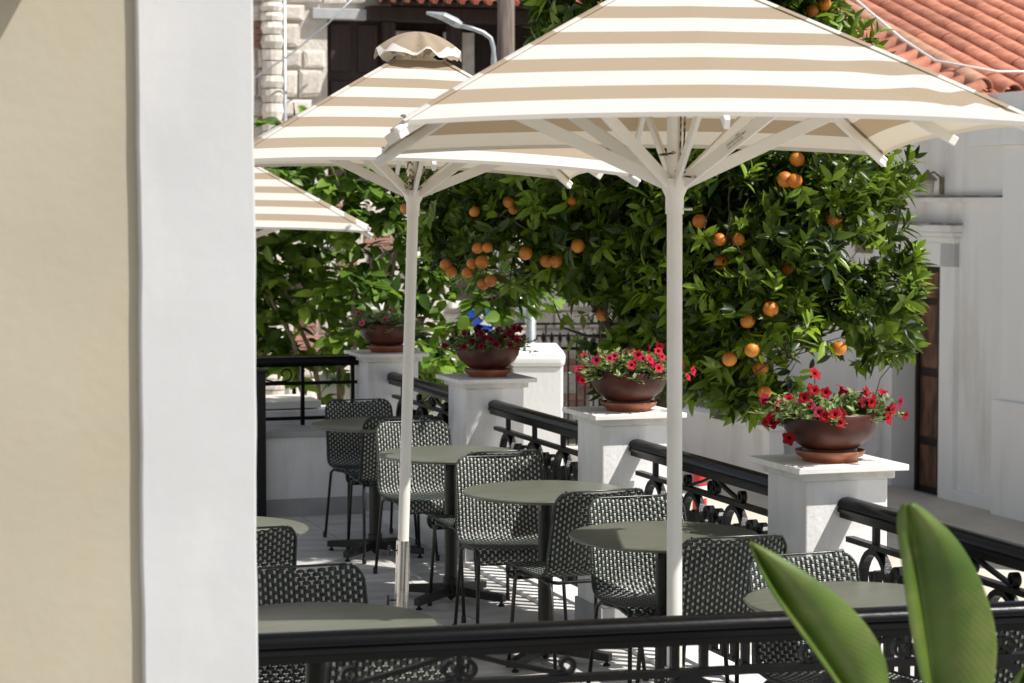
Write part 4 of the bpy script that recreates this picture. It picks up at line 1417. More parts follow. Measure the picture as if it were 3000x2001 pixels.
def make_parasol(name, loc, rz, a, z_apex, z_hem, z_run, pole_r, label, tilt=(0, 0), wrinkle=None, base_z=0.0, sleeve=True, rope=0, droop=0.03, text=False):
    root = empty(name, loc, rz, label, 'parasol', 'striped parasols')
    root.rotation_euler = (tilt[0], tilt[1], rz)
    cm = canopy_mat('stripes_' + str(len(MATS) + len(bpy.data.materials)), 0.158 * a / 0.9, 0.475, a, 0.074 * a / 0.9)
    V, F, U = canopy(a, z_apex, z_hem, droop, 0.003, wrinkle)
    co = link_mesh('canopy', uv_mesh('canopy', V, F, U), cm, root)
    # raised vent cap with a ruffled white edge
    N, M = 10, 64
    V, F, U = [], [], []
    rc = 0.19
    for i in range(N + 1):
        q = i / N
        for j in range(M):
            t = 2 * PI * j / M
            sq = 1 / max(abs(math.cos(t)), abs(math.sin(t)))
            r_ = rc * q * (0.55 + 0.45 * sq)
            ruff = (math.sin(t * 8 + 0.9 * math.sin(3 * t)) * 0.7 + 0.5 * math.sin(t * 13 + 1.0)) * 0.020 * q ** 1.6
            V.append((r_ * math.cos(t), r_ * math.sin(t), z_apex + 0.070 - 0.105 * q ** 1.9 + ruff - 0.006))
            U.append((rc * q * (0.8 + 0.2 * (sq - 1) / 0.41), 0))
    for i in range(N):
        for j in range(M):
            k = (j + 1) % M
            F.append((i * M + j, i * M + k, (i + 1) * M + k, (i + 1) * M + j))
    vc = link_mesh('vent_cap', uv_mesh('vent_cap', V, F, U), canopy_mat('cap_' + name + str(len(bpy.data.materials)), 1, 0.5, rc, 0.046, True), root)
    # seam webbing on the four ridges
    for k in range(4):
        t = PI / 4 + k * PI / 2
        pts = []
        for i in range(13):
            q = 0.13 + 0.87 * i / 12
            zz = z_apex - (z_apex - z_hem) * q - droop * q * q
            pts.append((a * q * math.copysign(1, math.cos(t)), a * q * math.copysign(1, math.sin(t)), zz + 0.004))
        tv_ = Vector((-math.sin(t), math.cos(t), 0)) * 0.017
        SV_, SF_, SU_ = [], [], []
        for i, q_ in enumerate(pts):
            q_ = Vector(q_)
            for sgn in (-1, 0, 1):
                SV_.append(q_ + tv_ * sgn + Vector((0, 0, 0.0015 if sgn == 0 else -0.006)))
                SU_.append((abs(q_.x), 0))
            if i:
                SF_ += [(3 * i - 3, 3 * i - 2, 3 * i + 1, 3 * i), (3 * i - 2, 3 * i - 1, 3 * i + 2, 3 * i + 1)]
        link_mesh('ridge_seam', uv_mesh('ridge_seam', SV_, SF_, SU_), cm, root)
    # ribs and struts
    for k in range(8):
        t = k * PI / 4
        L_ = a * (math.sqrt(2) if k % 2 else 1.0)
        dl = droop if k % 2 else 0.0
        zr = lambda q: z_apex - (z_apex - z_hem) * q - dl * q * q - 0.030
        rp_ = [Vector((math.cos(t) * L_ * q, math.sin(t) * L_ * q, zr(q))) for q in (0.04, 0.35, 0.7, 1.012)]
        rib = MB().bar(rp_, 0.016, 0.032).build('rib', PARASOL_METAL, root, bevel=0.002)
        if k % 2:
            e0 = Vector((math.cos(t) * L_ * 1.0, math.sin(t) * L_ * 1.0, zr(1.0) + 0.012))
            cp = MB().box((0, 0, 0), (0.05, 0.024, 0.016)).build('corner_pocket', CLOTHW, rib, bevel=0.010, seg=3)
            cp.location = e0
            cp.rotation_euler = (0, math.atan2(z_apex - z_hem, L_) + 0.05, t)
            sn = MB().lathe([(0.001, 0.004), (0.008, 0.002), (0.009, -0.003)], 10).build('snap_stud', STEEL, rib)
            sn.location = e0 + Vector((-math.cos(t) * 0.01, -math.sin(t) * 0.01, 0.032))
        qa = 0.50 if k % 2 else 0.70
        p0 = Vector((math.cos(t) * 0.035, math.sin(t) * 0.035, z_run))
        p1 = Vector((math.cos(t) * L_ * qa, math.sin(t) * L_ * qa, zr(qa) - 0.018))
        MB().bar([p0, p1], 0.013, 0.040).build('strut', PARASOL_METAL, root, bevel=0.002)
    pole_top = z_apex - 0.02
    MB().tube([(0, 0, 0.48 if sleeve else base_z), (0, 0, pole_top)], pole_r, 24).build('pole', PARASOL_METAL, root, smooth='auto')
    MB().lathe([(pole_r + 0.001, z_run - 0.10), (pole_r + 0.005, z_run - 0.10), (pole_r + 0.005, z_run - 0.045), (pole_r + 0.020, z_run - 0.012), (pole_r + 0.020, z_run + 0.012), (pole_r + 0.001, z_run + 0.012)], 24).build('runner_hub', PARASOL_METAL, root, smooth='auto')
    MB().lathe([(pole_r + 0.001, z_apex - 0.10), (pole_r + 0.022, z_apex - 0.095), (pole_r + 0.022, z_apex - 0.055), (pole_r + 0.001, z_apex - 0.05)], 24).build('crown_hub', PARASOL_METAL, root, smooth='auto')
    MB().tube([(pole_r - 0.01, -0.012, z_run - 0.085), (pole_r + 0.03, -0.014, z_run - 0.085)], 0.0045, 6).build('hub_pin', STEEL, root)
    if sleeve:
        MB().lathe([(pole_r + 0.001, 0.505), (pole_r + 0.0065, 0.505), (pole_r + 0.0065, 0.03), (pole_r + 0.001, 0.03)], 28).build('base_sleeve', STEEL, root, smooth='auto')
        for zz in (0.46, 0.24):
            MB().tube([(-pole_r - 0.005, 0, zz), (-pole_r - 0.032, -0.004, zz)], 0.004, 6).box((-pole_r - 0.036, -0.004, zz), (0.012, 0.012, 0.045)).build('clamp_screw', BLACKP, root)
    MB().box((0, 0, base_z + 0.018), (0.46, 0.46, 0.032)).build('base_plate', FRAME, root, bevel=0.006)
    if rope:
        rr_ = random.Random(rope)
        m = MB()
        for q in range(9 if rope > 1 else 2):
            c = Vector((rr_.uniform(-0.04, 0.05), -pole_r - 0.012 + rr_.uniform(-0.012, 0.01), z_run + rr_.uniform(0.03, 0.10)))
            pts = []
            rad = rr_.uniform(0.018, 0.036)
            ax = Vector((rr_.uniform(-1, 1), rr_.uniform(-.3, .3), rr_.uniform(-1, 1))).normalized()
            u_ = ax.orthogonal().normalized()
            v_ = ax.cross(u_)
            for i in range(14):
                an = i * 0.5
                pts.append(c + (u_ * math.cos(an) + v_ * math.sin(an)) * rad * (1 + 0.15 * math.sin(i * 2.1)) + ax * 0.001 * i)
            m.tube(pts, 0.0035, 5)
        for sx in (0.012, 0.024):
            m.tube([(sx, -pole_r - 0.006, z_run + 0.06), (sx + 0.004, -pole_r - 0.006, z_run + 0.2), (sx, -pole_r - 0.004, z_apex - 0.12)], 0.0035, 5)
        m.build('pull_rope', ROPE, root)
    return root
cm_seam = mat('seam_cloth', (0.68, 0.62, 0.53), (0.74, 0.70, 0.62), 30, 0.9)

# front parasol
d2 = 7.12
u2 = at(1984, 600, d2)
front = make_parasol('parasol', (u2.x, d2, 0), R(5), 0.905, 2.745, 2.222, 2.055, 0.0245,
             'large tan and white striped parasol on the upright pole in front', wrinkle=(0, 1, 0.011), rope=1, droop=0.028, tilt=(-0.026, 0))
# maker's print on one of its struts
def strut_text(root, body, size, y, mat_):
    c = bpy.data.curves.new('maker_print', 'FONT')
    c.body = body
    c.size = size
    c.extrude = 0.0002
    c.materials.append(mat_)
    o = bpy.data.objects.new('maker_print', c)
    col.objects.link(o)
    o.parent = root
    return o
qa = 0.50
t = PI / 4 * 7
L_ = 0.905 * math.sqrt(2)
p0 = Vector((math.cos(t) * 0.035, math.sin(t) * 0.035, 2.055))
p1 = Vector((math.cos(t) * L_ * qa, math.sin(t) * L_ * qa, 2.745 - 0.523 * qa - 0.028 * qa * qa - 0.048))
dv = (p1 - p0).normalized()
sd = Vector((-math.sin(t), math.cos(t), 0)) * -1.0      # strut face seen from the front left
if sd.y > 0:
    sd = -sd
upv = sd.cross(dv)
if upv.z < 0:
    upv = -upv
M3 = Matrix((dv, upv, dv.cross(upv))).transposed()
for body, size, yo, m_ in (('ΤΡΑΠΕΛΑΜΑΤΙΚΗ', 0.010, 0.0, PRINTG), ('ΤΗΛ. 27210 82150', 0.0085, -0.010, PRINT), ('www', 0.008, 0.0095, BLACKP)):
    o = strut_text(front, body, size, 0, m_)
    pos = p0 + dv * (0.20 + (0.045 if body == 'www' else 0)) + M3.col[2] * 0.0074 + upv * yo
    bpy.context.view_layer.update()
    tme = bpy.data.meshes.new_from_object(o.evaluated_get(bpy.context.evaluated_depsgraph_get()))
    bpy.data.objects.remove(o)
    o = link_mesh('maker_print', tme, m_, front)
    o.matrix_local = Matrix.Translation(pos) @ M3.to_4x4()

# leaning parasol
d1 = 9.8
b1 = at(1184, 1500, d1)
t1 = at(1215, 450, d1)
lean = math.atan2(t1.x - b1.x, t1.z - b1.z)
base1 = b1.x - math.tan(lean) * b1.z
make_parasol('parasol', (base1, d1, 0), R(8), 0.82, 2.665, 2.165, 2.03, 0.0245,
             'tan and white striped parasol with ruffled vent cap on the leaning pole', tilt=(0, lean), rope=5, droop=0.035)
# third parasol, lower, behind the pier
d3 = 15.6
c3 = at(1088, 672, d3)
make_parasol('parasol', (c3.x - 1.0, d3, STREET_Z), R(4), 0.98, c3.z - STREET_Z + 0.55, c3.z - STREET_Z + 0.03, c3.z - STREET_Z - 0.1, 0.024,
             'distant striped parasol of which only one sunlit corner shows beside the pier', sleeve=False, droop=0.03)

# ------------------------------------------------------------------ trees
def ell_points(blobs, n_per, shell_min, rg):
    P, N = [], []
    for (c, r) in blobs:
        r = np.array(r)
        n = max(6, int(n_per * (r[0] * r[2] + r[0] * r[1] + r[1] * r[2]) / 3))
        d = rg.normal(size=(n, 3))
        d /= np.linalg.norm(d, axis=1, keepdims=True)
        rad = np.power(rg.uniform(shell_min ** 3, 1, n), 1 / 3)[:, None] * (1 + rg.normal(0, 0.06, (n, 1)))
        P.append(np.array(c) + d * r * rad)
        N.append(d / r / np.linalg.norm(d / r, axis=1, keepdims=True))
    return np.concatenate(P), np.concatenate(N)
def project(P):
    x, y, z = P[:, 0], P[:, 1], P[:, 2] - CAM_Z
    f = y * math.cos(PITCH) - z * math.sin(PITCH)
    v = y * math.sin(PITCH) + z * math.cos(PITCH)
    return 1500 + x / f * F_PX, 1000.5 - v / f * F_PX

tree = empty('orange_tree', (at(1950, 1190, 13.0).x, 13.0, STREET_Z), 0, 'orange tree heavy with fruit behind the railing', 'tree')
toff = np.array(tree.location)
raw = [(1380, 600, 13.6, .36), (1550, 545, 13.4, .46), (1470, 730, 13.5, .34), (1720, 560, 13.2, .52), (1740, 740, 13.3, .44), (1900, 480, 13, .58),
       (1930, 840, 13.2, .48), (2100, 560, 12.7, .56), (2140, 800, 12.6, .48), (2330, 560, 12.5, .50), (2350, 740, 12.4, .44), (2250, 940, 12.35, .38),
       (2110, 1010, 12.5, .30), (2430, 640, 12.4, .36), (2520, 520, 12.6, .30), (2480, 880, 12.3, .24),
       (2600, 850, 12.25, .20), (2560, 960, 12.3, .20), (2660, 800, 12.2, .09), (2200, 1130, 12.2, .17), (2130, 1190, 12.2, .08),
       (1690, 110, 13.6, .22), (1830, 60, 13.4, .42), (1950, 0, 13.2, .8), (2180, 60, 13.2, .50), (2370, 10, 13, .14), (1850, 980, 13.3, .36),
       (1970, 1040, 13.2, .30), (2000, 250, 13, .7), (1700, 330, 13.3, .5), (2300, 300, 12.8, .6), (1330, 480, 13.6, .22), (2250, 1060, 12.25, .22),
       (2050, 1100, 12.6, .14),
       (1950, -330, 13.2, .95), (1850, -200, 13.4, .6), (2200, -230, 13.0, .70), (2150, -600, 13.1, .8), (1800, -620, 13.3, .7)]
raw = [(x, y, d - (0.2 if y > 0 else 0.45), r) for x, y, d, r in raw]
blobs = [(tuple(at(x, y, d)), (r * 1.02, r * 1.5, r * 0.95)) for x, y, d, r in raw]
SP, SN = ell_points(blobs, 1050, 0.50, rng)
# sprigs grow in clumps, leaving hollows between the boughs
clump = np.sin(7.1 * SP[:, 0] + 1.3) * np.sin(6.3 * SP[:, 2] + 0.4) + 0.8 * np.sin(5.2 * SP[:, 1] + 9.0 * SP[:, 2]) * np.sin(8.0 * SP[:, 0] - 4.0 * SP[:, 2])
ok_ = (clump > -0.25) | (rng.uniform(0, 1, len(SP)) < 0.28)
SP, SN = SP[ok_], SN[ok_]
oranges_px = [(1390, 620, 13.1), (1490, 592, 13.0), (1505, 612, 13.1), (1400, 727, 13.0), (1428, 725, 12.95), (1383, 772, 13.0), (1412, 768, 12.95), (1370, 798, 13.05), (1415, 832, 13.0), (1438, 822, 12.95),
              (1305, 775, 13.3), (1322, 796, 13.3), (1675, 588, 12.8), (1693, 720, 12.8), (1628, 766, 12.9), (1540, 742, 12.95), (1765, 922, 13.0), (2050, 648, 12.2), (2108, 702, 12.1), (2163, 702, 12.1),
              (2328, 530, 11.95), (2300, 526, 12.0), (2335, 466, 12.1), (2258, 905, 11.95), (2203, 1025, 11.95), (2137, 1052, 12.1), (2240, 1150, 12.0), (2458, 1020, 12.05), (1190, 612, 13.6),
              (2380, 32, 12.6), (2415, 12, 12.6), (2445, 642, 12.1), (2113, 770, 12.2), (2228, 1078, 12.15), (1602, 765, 13.0), (2310, 790, 12.2), (2190, 940, 12.1)]
FULL = {(2258, 905), (2203, 1025), (2137, 1052), (2108, 702), (2163, 702), (2050, 648), (2328, 530), (1693, 720), (1390, 620), (1428, 725), (1400, 727), (1383, 772), (1765, 922), (1415, 832), (1438, 822), (2240, 1150), (1490, 592), (1628, 766), (2380, 32), (2415, 12)}
oranges_px = [(a_, b_, c_ - 0.3) for a_, b_, c_ in oranges_px]
fruit_me = MB().lathe([(0.001, -0.0345)] + [(0.0365 * math.cos(a), 0.0355 * math.sin(a)) for a in np.linspace(-1.35, 1.30, 13)] + [(0.004, 0.0325), (0.001, 0.032)], 18).mesh('orange')
fruit_me.polygons.foreach_set('use_smooth', [True] * len(fruit_me.polygons))
fruit_me.materials.append(ORANGE)
# sprigs: each carries a rosette of pointed leaves
LEAVES = []
nS = len(SP)
spr_dir = SN * 0.75 + rng.normal(0, 0.42, (nS, 3)) + np.array([0, 0, 0.55])
spr_dir /= np.linalg.norm(spr_dir, axis=1, keepdims=True)
pos, dirs, ups, scs = [], [], [], []
K = 8
for j in range(K):
    t = j / K
    ang = j * 2.4 + rng.uniform(0, 6.28, nS)
    ref = np.cross(spr_dir, np.array([0.3, 0.5, 0.81]))
    ref /= np.linalg.norm(ref, axis=1, keepdims=True)
    ref2 = np.cross(spr_dir, ref)
    side = ref * np.cos(ang)[:, None] + ref2 * np.sin(ang)[:, None]
    pos.append(SP + spr_dir * (0.10 * t - 0.03))
    dd = spr_dir * (0.30 + 0.75 * t) + side * (1.0 - 0.45 * t)
    dd[:, 2] -= 0.18 * (1 - t)
    dirs.append(dd)
    ups.append(spr_dir + rng.normal(0, 0.15, (nS, 3)))
    scs.append(rng.uniform(0.090, 0.150, nS) * (1 - 0.35 * t))
pos, dirs, ups, scs = map(np.concatenate, (pos, dirs, ups, scs))
spr_age_light = np.where(rng.uniform(0, 1, nS) < 0.48, rng.uniform(0.55, 1.0, nS), rng.uniform(0.0, 0.35, nS))  # random sprigs: new growth lighter, contrast widened to imitate sunlit and shaded leaves
age_light = np.clip(np.tile(spr_age_light, K) + rng.normal(0, 0.10, nS * K), 0, 1)
# drop leaves that would hide a fruit
px, py = project(pos + dirs / np.linalg.norm(dirs, axis=1, keepdims=True) * scs[:, None] * 0.5)
keep = np.ones(len(pos), bool)
for (ox, oy, od) in oranges_px:
    clear_r = 31 if (ox, oy) in FULL else 20
    hide = (np.hypot(px - ox, py - oy) < clear_r) & (pos[:, 1] < od + 0.03)
    keep &= ~hide
# let the wall show where the crown opens up
for (gx, gy, grx, gry) in ((2520, 745, 70, 32), (2440, 985, 40, 40), (2360, 1080, 60, 60), (1480, 960, 90, 100), (1330, 900, 110, 90), (1640, 1010, 60, 60), (1715, 935, 95, 62), (1590, 880, 70, 45)):
    keep &= ~((((px - gx) / grx) ** 2 + ((py - gy) / gry) ** 2 < 1) & (rng.uniform(0, 1, len(px)) < 0.93))
keep &= ~((px < 1545) & (py < 330))
pos, dirs, ups, scs, px, py, age_light = pos[keep], dirs[keep], ups[keep], scs[keep], px[keep], py[keep], age_light[keep]
frm = leaf_frames(dirs, ups)
TC = leaf_template(1.0, 0.35, 0.40, 0.25, 5)
pos = pos - toff
# the 300 leaves that show largest are single leaves
inview = (px > 1000) & (px < 2990) & (py > 460) & (py < 1240)
front_score = (pos[:, 1]) - 6 * scs + np.where(inview, 0, 100)
order = np.argsort(front_score)
single = order[:300]
mask = np.ones(len(pos), bool)
mask[single] = False
V, Fq = leaf_mass(TC, pos[mask], frm[mask], scs[mask])
crown_me = np_mesh('crown', V, Fq)
set_age_light(crown_me, np.repeat(age_light[mask], len(TC[0])))
crown = link_mesh('crown', crown_me, LEAF_C, tree)
tag(crown, kind='stuff')
lf_mes = []
for q in range(6):
    lf_me = np_mesh('leaf', TC[0], TC[1])
    lf_me.materials.append(LEAF_C)
    set_age_light(lf_me, [q / 5] * len(TC[0]))
    lf_mes.append(lf_me)
for i in single:
    o = bpy.data.objects.new('leaf', lf_mes[int(round(age_light[i] * 5))])
    col.objects.link(o)
    o.parent = crown
    Mx = Matrix([[*frm[i][0]], [*frm[i][1]], [*frm[i][2]]]).to_4x4()
    o.matrix_local = Matrix.Translation(Vector(pos[i])) @ Mx @ Matrix.Scale(float(scs[i]), 4)
for (ox, oy, od) in oranges_px:
    o = bpy.data.objects.new('orange', fruit_me)
    col.objects.link(o)
    o.parent = tree
    o.location = at(ox, oy, od) - Vector(toff)
    o.rotation_euler = (rnd.uniform(-.5, .5), rnd.uniform(-.5, .5), rnd.random() * 6)
    s = rnd.uniform(0.84, 1.12) * (1.06 if od < 12.5 else 0.98)
    o.scale = (s * rnd.uniform(0.95, 1.05), s, s * rnd.uniform(0.92, 1.06))
# fine twigs inside the crown
tw = MB()
for i in rng.choice(nS, 900, replace=False):
    p0 = Vector(SP[i] - toff)
    d0 = Vector(spr_dir[i])
    q0 = p0 - d0 * rng.uniform(0.12, 0.3) + Vector(tuple(rng.normal(0, 0.05, 3)))
    tw.tube([q0, q0.lerp(p0, 0.5) + Vector(tuple(rng.normal(0, 0.015, 3))), p0 + d0 * 0.08], 0.0035, 4, radii=[1.3, 1.0, 0.5])
tag(tw.build('twigs', BARK, tree), kind='stuff')
# trunk and limbs
tv = Vector(toff)
trunk = MB()
tp = lambda x, y, d: at(x, y, d) - tv
trunk.tube([Vector((0, 0, 0)), tp(1950, 1190, 13.0), tp(1945, 1080, 13.05), tp(1915, 960, 13.1)], 0.075, 10, radii=[1.25, 0.95, 0.9, 0.8])
trunk.build('trunk', BARK, tree, smooth=True)
limbs = [[(1925, 1050, 13.05), (1840, 1010, 13.1), (1775, 940, 13.1), (1700, 830, 13.2), (1660, 740, 13.3), (1560, 600, 13.4)],
         [(1930, 990, 13.05), (1960, 800, 13.0), (2050, 600, 12.9), (2120, 400, 12.9)],
         [(1930, 1000, 13.05), (2080, 900, 12.8), (2250, 830, 12.6), (2420, 800, 12.4), (2560, 860, 12.3), (2640, 820, 12.25)],
         [(1920, 960, 13.1), (1860, 760, 13.2), (1750, 480, 13.3), (1700, 200, 13.3)],
         [(1800, 985, 13.1), (1720, 985, 13.1), (1650, 960, 13.15), (1620, 880, 13.2)],
         [(2250, 830, 12.6), (2240, 1000, 12.4), (2200, 1120, 12.25), (2205, 1240, 12.2)],
         [(2120, 960, 12.7), (2300, 1010, 12.4), (2480, 960, 12.3)],
         [(1700, 830, 13.2), (1560, 760, 13.4), (1420, 720, 13.5)]]
for l in limbs:
    n = len(l)
    r0 = 0.045 if len(l) > 4 else 0.03
    if l[0][0] in (2250, 2120, 1800): r0 = 0.014
    MB().tube([tp(*q) for q in l], r0, 8, radii=[1 - 0.8 * i / (n - 1) for i in range(n)]).build('limb', BARK, tree, smooth=True)

# broad-leaved shrub at the back left
shrub = empty('leafy_shrub', (at(1100, 1100, 16.6).x, 16.6, STREET_Z), 0, 'tall light green broad leaved shrub in front of the stone house', 'shrub')
soff = Vector(shrub.location)
rs = np.random.default_rng(21)
stems = [[(1010, 1300), (990, 1050), (930, 800), (880, 560), (860, 300)],
         [(1020, 1300), (1000, 1000), (930, 720), (900, 480)],
         [(1030, 1300), (1040, 1000), (1030, 780), (1010, 560), (1020, 380)],
         [(1010, 1300), (920, 1050), (850, 900), (790, 700), (770, 480)],
         [(1050, 1300), (1110, 1000), (1150, 800), (1180, 600), (1200, 420)],
         [(1050, 1300), (1160, 1080), (1260, 900), (1330, 760), (1350, 560)],
         [(1000, 1300), (880, 1120), (790, 1000), (740, 860), (720, 640)],
         [(1060, 1300), (1200, 1120), (1340, 980), (1450, 880), (1520, 800)],
         [(990, 1300), (860, 1000), (700, 700), (640, 400)],
         [(1050, 1300), (1180, 1180), (1270, 1120), (1330, 1090)]]
SPs, SDs = [], []
for si, st in enumerate(stems):
    d0 = 16.6 + rs.uniform(-0.5, 0.5)
    P = [at(x, y, d0 + 0.06 * k) - soff for k, (x, y) in enumerate(st)]
    P[0].z = 0
    MB().tube(P, 0.022, 6, radii=[1 - 0.7 * i / (len(P) - 1) for i in range(len(P))]).build('stem', TWIG, shrub, smooth=True)
    for k in range(len(P) - 1):
        for q in range(16 if k else 5):
            t = rs.uniform(0, 1)
            b0 = P[k].lerp(P[k + 1], t)
            if k == 0 and b0.z < 1.0:
                continue
            dv_ = Vector((rs.normal(0, 1), rs.normal(0, 0.8), rs.uniform(-0.1, 0.8))).normalized()
            L_ = rs.uniform(0.18, 0.42)
            for m_ in range(11):
                tt = (m_ + 1) / 11
                SPs.append(tuple(b0 + dv_ * L_ * tt + Vector((0, 0, -0.10 * tt * tt))))
                sdv = dv_ * 0.5 + Vector((rs.normal(0, .7), rs.normal(0, .7), -0.35 + rs.normal(0, .25)))
                SDs.append(tuple(sdv))
SPs = np.array(SPs)
SDs = np.array(SDs)
n = len(SPs)
rs_sc = rs.uniform(0.095, 0.165, n)
shrub_age_light = np.where(rs.uniform(0, 1, n) < 0.5, rs.uniform(0.5, 1.0, n), rs.uniform(0.0, 0.4, n))
ups_ = np.tile([[0.25, -0.25, 1.0]], (n, 1)) + rs.normal(0, 0.35, (n, 3))
frs = leaf_frames(SDs, ups_)
TS = leaf_template(1.0, 0.56, 0.22, 0.35, 6)
px, py = project(SPs + np.array(soff))
keep = np.ones(n, bool)
for (gx, gy, grx, gry) in ((1310, 900, 60, 60), (900, 960, 70, 55), (1130, 900, 55, 30), (1390, 1010, 90, 60), (1412, 928, 44, 40), (1170, 1150, 40, 30)):
    keep &= ~((((px - gx) / grx) ** 2 + ((py - gy) / gry) ** 2 < 1) & (rs.uniform(0, 1, n) < 0.9))
keep &= ~((px > 900) & (px < 1240) & (py < 330) & (rs.uniform(0, 1, n) < 0.97))
keep &= ~((px < 1000) & (py < 250))
keep &= py < 1230
SPs, frs, rs_sc, px, py, shrub_age_light = SPs[keep], frs[keep], rs_sc[keep], px[keep], py[keep], shrub_age_light[keep]
inv = (px > 755) & (px < 1560) & (py > 250) & (py < 1100)
order = np.argsort(SPs[:, 1] - 4 * rs_sc + np.where(inv, 0, 50))
single = order[:300]
mask = np.ones(len(SPs), bool)
mask[single] = False
V, Fq = leaf_mass(TS, SPs[mask], frs[mask], rs_sc[mask])
sf_me = np_mesh('foliage', V, Fq)
set_age_light(sf_me, np.repeat(shrub_age_light[mask], len(TS[0])))
sc_o = link_mesh('foliage', sf_me, LEAF_S, shrub)
tag(sc_o, kind='stuff')
ls_mes = []
for q in range(6):
    ls_me = np_mesh('leaf', TS[0], TS[1])
    ls_me.materials.append(LEAF_S)
    set_age_light(ls_me, [q / 5] * len(TS[0]))
    ls_mes.append(ls_me)
for i in single:
    o = bpy.data.objects.new('leaf', ls_mes[int(round(shrub_age_light[i] * 5))])
    col.objects.link(o)
    o.parent = sc_o
    Mx = Matrix([[*frs[i][0]], [*frs[i][1]], [*frs[i][2]]]).to_4x4()
    o.matrix_local = Matrix.Translation(Vector(SPs[i])) @ Mx @ Matrix.Scale(float(rs_sc[i]), 4)

# ------------------------------------------------------------------ plaster pier and cream wall on the left
PIER_D = 5.42
pw = at(750, 1000, PIER_D)
def on_wall(px, py):
    a = at(px, py, 1.0) - Vector((0, 0, CAM_Z))
    nW = Vector((math.sin(TH), -math.cos(TH), 0))
    k = (Vector((pw.x, pw.y, 0)).dot(nW)) / a.dot(nW)
    return a * k + Vector((0, 0, CAM_Z))
pier_w = empty('street_front_wall', (pw.x, PIER_D, 0), TH, 'cream rendered wall ending in a smooth white plaster pier', 'wall')
lx = lambda px, py: (on_wall(px, py) - Vector((pw.x, PIER_D, 0))).dot(P_)
pwid = -lx(412, 1000)
PROUD = 0.024
wp = MB()
NZ = 90
pv_, pf_ = [], []
ph = [rnd.uniform(0, 6) for _ in range(8)]
for i in range(NZ + 1):
    zz = 4.8 * i / NZ
    wob = lambda k: 0.0012 * math.sin(zz * 5.1 + ph[k]) + 0.0009 * math.sin(zz * 13.7 + ph[k + 1]) + 0.0005 * math.sin(zz * 31 + ph[k + 2])
    pv_ += [(-pwid + wob(0) - 0.004, PROUD + 0.02, zz), (-pwid + wob(0), 0.003, zz), (-pwid + 0.004 + wob(0), 0.0 + wob(3) * 0.3, zz), (-0.005 + wob(4), 0.0 + wob(3) * 0.3, zz), (wob(4), 0.004, zz), (0, 0.34, zz), (-pwid, 0.34, zz)]
    if i:
        for j in range(7):
            k = (j + 1) % 7
            pf_.append(((i - 1) * 7 + j, (i - 1) * 7 + k, i * 7 + k, i * 7 + j))
pf_ += [tuple(range(7)), tuple(NZ * 7 + j for j in range(7))]
wp.add(pv_, pf_).build('white_pier', PILASTER, pier_w)
MB().box((-pwid - 1.6, 0.17 + PROUD / 2, 2.4), (3.2, 0.34 - PROUD, 4.797)).build('cream_wall', CREAM_WALL, pier_w)
# beam above the picture that throws the small shadow at the top left
bxr, bzr = lx(110, -75), on_wall(110, -75).z
MB().box((bxr - 0.07, -0.22 + PROUD, bzr + 0.08), (0.14, 0.46, 0.16)).build('roof_beam', TIMBER, pier_w, bevel=0.006)

# ------------------------------------------------------------------ broad foreground leaves
def leaf_vein_mat():
    m = mat('broad_leaf', (0.055, 0.105, 0.012), (0.115, 0.180, 0.026), 6.0, 0.40, transl=0.25, tcol=(0.18, 0.31, 0.02), spec=0.45, stain=((0.20, 0.19, 0.07), 0.6, (9, 9, 9)))
    nt = m.node_tree
    L = nt.links.new
    uv = nt.nodes.new('ShaderNodeUVMap')
    uv.uv_map = 'vein'
    wv = nt.nodes.new('ShaderNodeTexWave')
    wv.wave_type = 'BANDS'
    wv.bands_direction = 'Y'
    wv.inputs['Scale'].default_value = 11.0
    wv.inputs['Distortion'].default_value = 0.6
    wv.inputs['Detail'].default_value = 2
    L(uv.outputs[0], wv.inputs['Vector'])
    bp = nt.nodes.new('ShaderNodeBump')
    bp.inputs['Strength'].default_value = 0.09
    bp.inputs['Distance'].default_value = 0.004
    L(wv.outputs['Fac'], bp.inputs['Height'])
    L(bp.outputs[0], nt.nodes['Principled BSDF'].inputs['Normal'])
    return m
BL = leaf_vein_mat()
plant = empty('broad_leaf_plant', (1.22, 4.45, 0), 0, 'potted plant with large upright banana-like leaves in the foreground', 'plant')
plo = Vector(plant.location)
